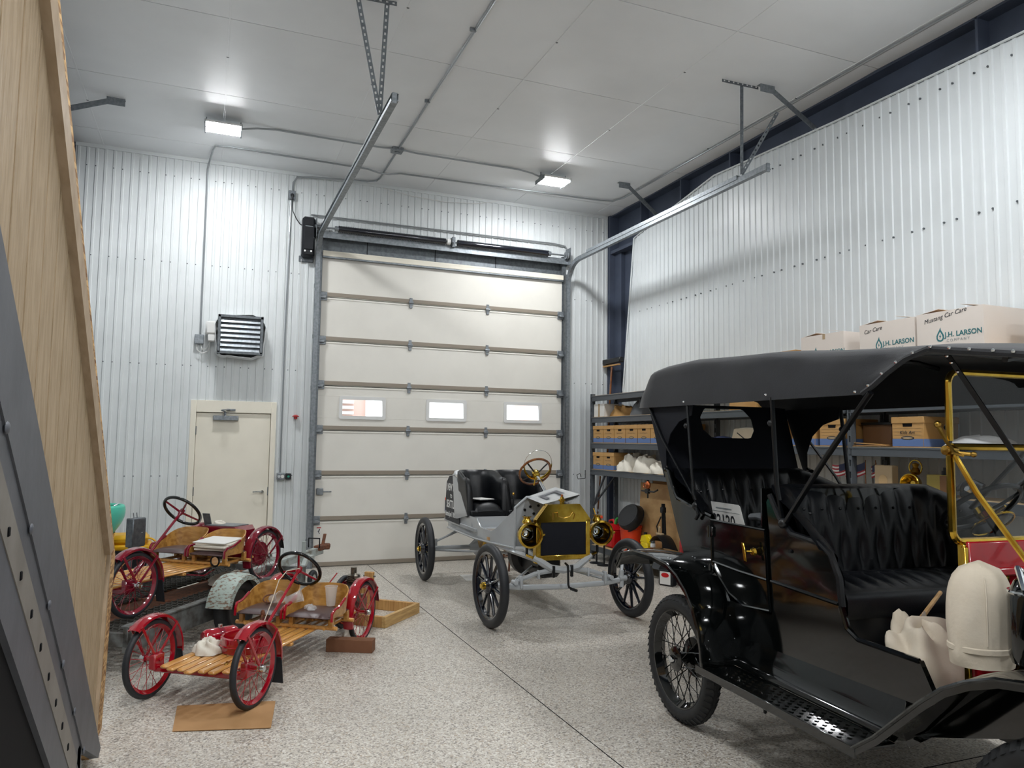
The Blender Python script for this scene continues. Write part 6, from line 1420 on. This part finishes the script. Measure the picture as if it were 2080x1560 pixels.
# floor flyer: motor wheel and loose red parts
mw = link('motor_wheel', None, f2); mw.location = (-.40, .02, .235); link('tyre', tyre_mb(.235, .022).mesh('tyre', 'rubber_side'), mw); MB().lathe([(.195, -.02), (.185, -.018), (.18, 0), (.185, .018), (.195, .02)], (0, 0, 0), (0, 1, 0), 36, closed=True).build('rim', 'red_paint', mw); MB().lathe([(0, -.03), (.17, -.02), (.18, 0), (.17, .02), (0, .03)], (0, 0, 0), (0, 1, 0), 28).build('disc', 'crimson', mw)
en = MB(); en.box(-.05, .05, .03, .11, -.05, .13, .01); [en.lathe([(0, 0), (.05, 0), (.05, .006), (0, .006)], (0, .075, .13+.012*i), n=16) for i in range(6)]; en.cyl((0, .075, .2), (0, .075, .25), .022, n=10); en.tube([(.04, .08, .12), (.08, .09, .12), (.1, .1, .05), (.09, .1, -.05)], .014, 8); en.cyl((-.02, .11, .0), (-.02, .15, 0), .06, n=16); en.ball((.03, .11, .19), .025, 8, 5); en.xform(Matrix.Diagonal((1.35, 1.2, 1.25, 1))); en.build('engine', 'engine_metal', mw)
mb = MB(); mb.tube([(.4, -.1, .06), (.2, -.08, .16), (.05, -.05, .26)], .006, 6); mb.build('lift_lever', 'red_paint', mw)
FP = lambda C_, A_, x, y, z: car_pt(C_, A_, x, y, z)
f2rz = f2.rotation_euler.z; f1rz = f1.rotation_euler.z
t = thing('red_ring_tank', 'open round red tank lying on the slats of the floor flyer', 'tank', FP(F2C, F2A, 1.24, .08, .241), f2rz); mb = MB(); mb.lathe([(.17, .0), (.185, .005), (.19, .05), (.185, .10), (.172, .105), (.165, .10), (.165, .01), (.17, 0)], n=36); mb.build('ring', 'red_paint', t); MB().tube([(.14, .1, .02), (.15, .1, .1), (.16, .12, .16)], .007, 6).build('valve', 'black_satin', t); MB().torus((0, 0, .05), (0, 0, 1), .19, .006, 36, 6).build('rib', 'red_paint', t)
t = thing('red_cylinder_tank', 'small red cylinder tank lying on the far side of the floor flyer', 'tank', FP(F2C, F2A, 1.16, -.20, .298), f2rz+2.6); MB().lathe([(0, -.13), (.04, -.125), (.055, -.10), (.055, .10), (.04, .125), (0, .13)], (0, 0, 0), (1, .0, 0), 22).build('cylinder', 'red_paint', t); MB().lathe([(.0565, -.02), (.0575, -.01), (.0575, .01), (.0565, .02)], (0, 0, 0), (1, 0, 0), 22).build('band', 'crimson', t); MB().cyl((.0, 0, .05), (0, 0, .075), .016, n=10).build('filler_cap', 'chrome', t)
o = crumple(0, 0, 0, .10, .13, .075, 61, 36, 18, .5).build('shop_rag', 'cloth_white', None, 80); o.location = FP(F2C, F2A, 1.37, -.14, .241); tag(o, 'white shop rag heaped on the front slats of the floor flyer', 'cloth')
o = crumple(0, 0, 0, .08, .1, .05, 62, 30, 12, .5).build('shop_rag', 'cloth_white', None, 80); o.location = FP(F2C, F2A, 1.24, .10, .243); tag(o, 'small white rag inside the round red tank', 'cloth')
mb = MB(); pts = [(.02, 0, 0), (-.02, .0, .10), (-.05, 0, .17)]; t = thing('pedal_lever', 'brown metal pedal lever standing on the floor flyer deck', 'lever', FP(F2C, F2A, 1.02, .02, .24), f2rz); MB().tube(pts, [.007, .008, .009], 6).build('shaft', 'rust', t); MB().ball((-.055, 0, .185), .02, 8, 6, (.6, 1, 1.2)).build('knob', 'rust', t)
t = thing('slat_tool', 'small brass plate lying on the front slats of the floor flyer', 'plate', FP(F2C, F2A, 1.58, .14, .241), f2rz+.3); MB().box(-.035, .035, -.012, .012, 0, .006, .003).build('plate', 'brass_dull', t); MB().cyl((0, 0, .006), (0, 0, .012), .006, n=8).build('stud', 'brass_dull', t)
def cup(label, loc, rot, r0=.03, r1=.045, h=.13):
    c = link('plastic_cup', None); c.location = loc; c.rotation_euler = rot; tag(c, label, 'cup', 'clear plastic cups on the floor flyer')
    MB().lathe([(0, 0), (r0, 0), (r0+.002, .004), (r1, h), (r1+.003, h), (r1+.003, h+.004)], n=24).build('wall', 'plastic_clear', c); MB().torus((0, 0, h+.002), (0, 0, 1), r1+.002, .002, 24, 6).build('lip', 'plastic_clear', c); return c
cup('clear plastic cup standing on the near seat of the floor flyer', FP(F2C, F2A, .37, .27, .372), (0, 0, 0), .034, .05, .15)
c1 = cup('clear plastic cup lying on its side on the far seat of the floor flyer', FP(F2C, F2A, .47, -.20, .415), (1.3, .3, .4)); cup('clear plastic cup lying under the steering column of the floor flyer', FP(F2C, F2A, .52, -.05, .415), (1.2, -.4, 1.5))
o = crumple(0, 0, 0, .05, .09, .025, 66).build('plastic_bag', 'plastic_clear', None, 80); o.location = FP(F2C, F2A, .50, .16, .371); tag(o, 'clear plastic bag on the near seat cushion of the floor flyer', 'bag')
t = thing('control_cable', 'pale control cable looped from the steering wheel of the floor flyer to its deck', 'cable', FP(F2C, F2A, 0, 0, 0), f2rz); MB().tube([(.44, .02, .665), (.55, -.03, .66), (.63, -.05, .60), (.75, -.04, .45), (.92, -.03, .26)], .0035, 6).build('sheath', 'cloth_bag', t); MB().tube([(.58, .0, .52), (.75, .0, .38), (.9, .0, .26)], .003, 6).build('inner_wire', 'galv', t)
t = thing('coiled_wire', 'dark wire coil on the far seat of the floor flyer', 'wire', FP(F2C, F2A, .40, -.26, .40), f2rz); MB().torus((0, 0, 0), (.5, .2, 1), .05, .006, 24, 6).build('coil', 'rust', t); MB().tube([(.05, 0, 0), (.1, .04, -.01)], .005, 6).build('tail', 'rust', t)
# papers on the trailer flyer
t = thing('paper_stack', 'stack of white papers and cloth on the near seat of the trailer flyer', 'papers', FP(F1C, F1A, .46, .22, .68), f1rz)
for i, (dx, dy, r, z) in enumerate(((0, 0, .1, .005), (.02, .01, .0, .03), (-.01, 0, .2, .05), (.01, -.01, .05, .07))):
    mb = MB(); mb.box(-.15, .15, -.17, .17, 0, .012 if i == 3 else .02, .004); mb.xform(Matrix.Translation((dx, dy, z)) @ Matrix.Rotation(r, 4, 'Z') @ Matrix.Rotation(.06, 4, 'Y')); mb.build('sheet_bundle', 'paper' if i == 3 else 'cloth_white', t)
o = crumple(0, 0, 0, .06, .09, .03, 71).build('shop_rag', 'cloth_white', None, 80); o.location = FP(F1C, F1A, .06, -.12, .856); tag(o, 'white rag on the rear hood of the trailer flyer', 'cloth')
o = crumple(0, 0, 0, .22, .3, .07, 72, 36, 14, .5).build('drop_cloth', 'cloth_white', None, 80); o.location = FP(F1C, F1A, .1, .1, .31); tag(o, 'crumpled white drop cloth on the trailer deck under the crimson flyer', 'cloth')

# ================================================================== old trailer
tr = thing('utility_trailer', 'old rusty utility trailer with flaking pale green fender', 'trailer', (-.556, 6.368, 0), math.radians(56.78))
mb = MB(); mb.box(-.15, 2.62, -.20, -.16, .16, .345, .004); mb.box(-.15, 2.62, -.21, -.14, .335, .35, .003); mb.build('near_rail', 'old_steel', tr)
mb = MB(); mb.box(-.15, 2.62, .92, .96, .16, .345, .004); mb.build('far_rail', 'old_steel', tr); mb = MB(); mb.box(2.58, 2.62, -.2, .96, .2, .34, .004); mb.box(-.15, -.11, -.2, .96, .2, .3, .004); mb.build_each('end_rail', 'old_steel', tr)
for x in (.3, .9, 1.5, 2.1): MB().box(x-.02, x+.02, -.17, .93, .22, .27, .003).build('cross_member', 'rust', tr)
for y0, y1 in ((-.16, .20), (.56, .92)):
    mb = MB(); nx = 70; ny = 6; sx_, sy_ = 2.7/nx, (y1-y0)/ny
    for j in range(ny+1): 
        P = []
        for i in range(nx+1): P.append((-.12+sx_*i, y0+sy_*j*.94+.02+(.010 if (i % 2) else -.010), .285+(.006 if i % 2 else -.004)))
        mb.tube(P, .0065, 4, cap=False)
    for i in range(0, nx, 2): mb.box(-.12+sx_*i-.006, -.12+sx_*i+.006, y0+.01, y1, .272, .292)
    o = mb.build('grating_track', 'deck_mesh', tr); o['kind'] = 'stuff'
mb = MB(); mb.box(-.12, 2.6, .22, .54, .255, .275); mb.build('centre_board', 'rust', tr)
mb = MB(); mb.beam((2.3, .34, .27), (3.62, .10, .37), .07, .09, .006); mb.beam((2.6, -.15, .27), (3.3, .12, .34), .05, .06, .004); mb.beam((2.6, .9, .27), (3.3, .2, .34), .05, .06, .004); mb.build('tongue', 'tongue_grey', tr)
mb = MB(); mb.box(3.5, 3.78, .05, .15, .37, .43, .012); mb.hexa((3.68, .1, .48), (.012, 0, 0), (0, .018, 0), (.03, 0, .07), .004); mb.lathe([(.05, 0), (.055, .04), (.03, .06), (0, .06)], (3.74, .1, .36), n=14); mb.build('coupler', 'rust', tr)
mb = MB(); mb.tube([(3.42, .03, .42), (3.42, .03, .53), (3.42, .17, .53), (3.42, .17, .42)], .009, 6); mb.build('safety_handle', 'black_satin', tr)
mb = MB(); mb.cyl((3.2, .12, .05), (3.2, .12, .52), .025, n=10); mb.box(3.12, 3.28, .02, .22, .30, .36, .005); mb.build('tongue_jack', 'tongue_grey', tr); w_ = link('jack_wheel', None, tr); w_.location = (3.2, .0, .1); link('tyre', tyre_mb(.1, .03).mesh('tyre', 'rubber_side'), w_); MB().lathe([(0, -.02), (.05, -.02), (.05, .02), (0, .02)], (0, 0, 0), (0, 1, 0), 16).build('disc', 'tongue_grey', w_)
for s, yc in ((-1, -.36), (1, 1.12)):
    w_ = link('wheel', None, tr); w_.location = (.98, yc, .265); link('tyre', tyre_mb(.265, .065).mesh('tyre', 'black_rubber'), w_); MB().lathe([(.16, -.05), (.15, -.03), (.05, -.02), (0, -.03), (0, .03), (.05, .02), (.15, .03), (.16, .05)], (0, 0, 0), (0, 1, 0), 24).build('disc', 'black_satin', w_)
    G = []
    for i in range(15):
        th = PI*(.95-.80*i/14); nr = Vector((math.cos(th), 0, math.sin(th))); G.append([Vector((.98, yc+y, .26)) + nr*(.285-d) for y, d in ((-.11, .05), (-.105, .012), (-.06, .0), (0, -.006), (.06, 0), (.105, .012))])
    MB().sheet(G, .004).build('fender', 'fender_green', tr, 50)
MB().cyl((.98, -.4, .265), (.98, 1.15, .265), .025, n=10).build('axle', 'rust', tr)
# grey box on a post behind the trailer flyer
t = thing('control_box_post', 'grey steel box on a post standing behind the trailer flyer', 'control box', FP(F1C, F1A, .615, -.62, .3), f1rz)
MB().box(.04, .065, -.02, .02, 0, .45, .004).build('post', 'galv_dark', t); MB().box(-.08, .08, -.045, .045, .37, .64, .008).build('box', 'galv_dark', t); MB().box(-.083, -.078, -.04, .04, .38, .63, .002).build('cover_edge', 'galv', t)
for x in (-.01, .03): MB().cyl((x, 0, .64), (x+.01, 0, .69), .005, n=6).build('terminal_stub', 'galv', t)
MB().ball((-.03, .046, .5), .006, 6, 4).build('screw', 'chrome', t); MB().box(-.03, .13, -.06, .06, 0, .01).build('base_plate', 'galv_dark', t)
# black tote with yellow lid, teal ride shell
t = thing('lidded_tote', 'black storage tote with yellow lid against the back left wall', 'tote', (-.78, 9.45, 0)); mb = MB(); mb.prism([(-.20, 0), (.20, 0), (.235, .50), (-.235, .50)], lambda u, v, w_: (u*1.0, w_, v), -.19, .19); mb.build('bin', 'black_plastic', t)
mb = MB(); mb.box(-.25, .25, -.21, .21, .47, .53, .02); mb.box(-.22, .22, -.18, .18, .52, .63, .04); mb.build('lid', 'yellow_bin', t); mb = MB(); mb.tube(arc((.22, -.19, .5), .1, 0, PI*.6, 8, (1, 0, 0), (0, 0, 1)), .012, 6); mb.build('handle', 'yellow_bin', t)
t = thing('teal_ride_shell', 'teal and maroon moulded shell half hidden behind the stair wall', 'ride shell', (-1.08, 9.0, 0)); G = []
for i in range(13):
    a = -PI/2 + PI*i/12; row = []
    for j in range(9):
        b = j/8; z = .70+.27*b; rr = .20+.10*math.sin(PI*b*.6); row.append((rr*math.cos(a)*1.0, rr*math.sin(a), z))
    G.append(row)
MB().sheet(G, .012).build('upper_shell', 'teal_plastic', t, 60); mb = MB(); mb.lathe([(.16, .0), (.18, .3), (.21, .58), (.225, .70)], (0, 0, 0), n=24); mb.build('lower_body', 'crimson', t); MB().torus((0, 0, .97), (0, 0, 1), .285, .02, 28, 8).build('rim', 'teal_plastic', t); MB().lathe([(0, .68), (.2, .69)], n=24).build('inner_floor', 'teal_dark', t); MB().tube([(.2, -.05, .98), (.24, 0, 1.0), (.2, .05, .98)], .008, 6).build('handle', 'chrome', t)
# on the floor
t = thing('cardboard_sheet', 'flat brown cardboard sheet on the floor under the flyer front wheel', 'cardboard', (.18, 5.07, .001)); P = [(-.286, .294), (-.297, -.152), (.235, -.289), (.30, .18)]; MB().prism(P, lambda u, v, w_: (u, v, w_), 0, .004).build('sheet', 'cardboard', t); MB().prism([(u*.98+.01, v*.98-.012) for u, v in P], lambda u, v, w_: (u, v, w_), .004, .006).build('top_ply', 'cardboard', t)
t = thing('wood_block', 'brown wood block on the floor beside the flyer rear wheel', 'block', (1.15, 6.27, 0), -.455); MB().box(-.19, .19, -.05, .05, 0, .10, .003).build('block_body', 'brown_block', t); MB().box(-.02, .02, -.0505, .0505, .001, .1005).build('tape_band', 'brown_block', t)
t = thing('timber_stand', 'square timber frame with an upright post on the floor', 'stand', (1.575, 6.9, 0), math.atan2(.491, .443))
MB().box(0, .68, 0, .04, 0, .10, .003).build('base_board', 'pine_flat', t); MB().box(0, .04, .04, .52, 0, .10, .003).build('base_board', 'pine', t); MB().box(.04, .64, .50, .54, 0, .10, .003).build('base_board', 'pine_flat', t); MB().box(.64, .68, .04, .54, 0, .10, .003).build('base_board', 'pine', t)
mb = MB(); mb.box(.26, .30, .30, .39, 0, .44, .003); mb.build('post', 'pine', t); mb = MB(); mb.box(.20, .26, .32, .41, 0, .34, .003); mb.build('post_block', 'pine', t); mb = MB(); mb.box(.10, .20, .38, .5, 0, .2, .003); mb.build('post_block', 'pine', t); MB().cyl((.28, .28, .40), (.28, .41, .40), .008, n=8).build('bolt', 'galv', t)
o = crumple(0, 0, 0, .10, .14, .06, 81).build('shop_rag', 'cloth_white', None, 80); o.location = (1.28, 6.75, .001); tag(o, 'dirty white rag on the floor under the rear of the floor flyer', 'cloth')
t = thing('chain_hoist', 'copper coloured hoist block on a black bar hanging from the shelf edge', 'hoist', (5.345, 8.42, 1.12)); MB().tube([(0, .2, -.03), (0, -.1, -.03), (0, -.18, .0)], .012, 8).build('bar', 'black_satin', t); MB().ball((0, .05, .05), .05, 12, 8, (.7, 1, 1.1)).build('drum', 'copper', t); MB().torus((0, .13, .04), (1, 0, 0), .03, .006, 16, 6).build('hook_ring', 'copper', t); MB().box(-.02, .02, .02, .1, -.06, .0, .006).build('bracket', 'black_satin', t); MB().cyl((0, .05, -.12), (0, .05, -.03), .01, n=8).build('pin', 'black_satin', t); MB().box(-.012, .012, .045, .06, .02, .125).build('hanger_strap', 'black_satin', t)
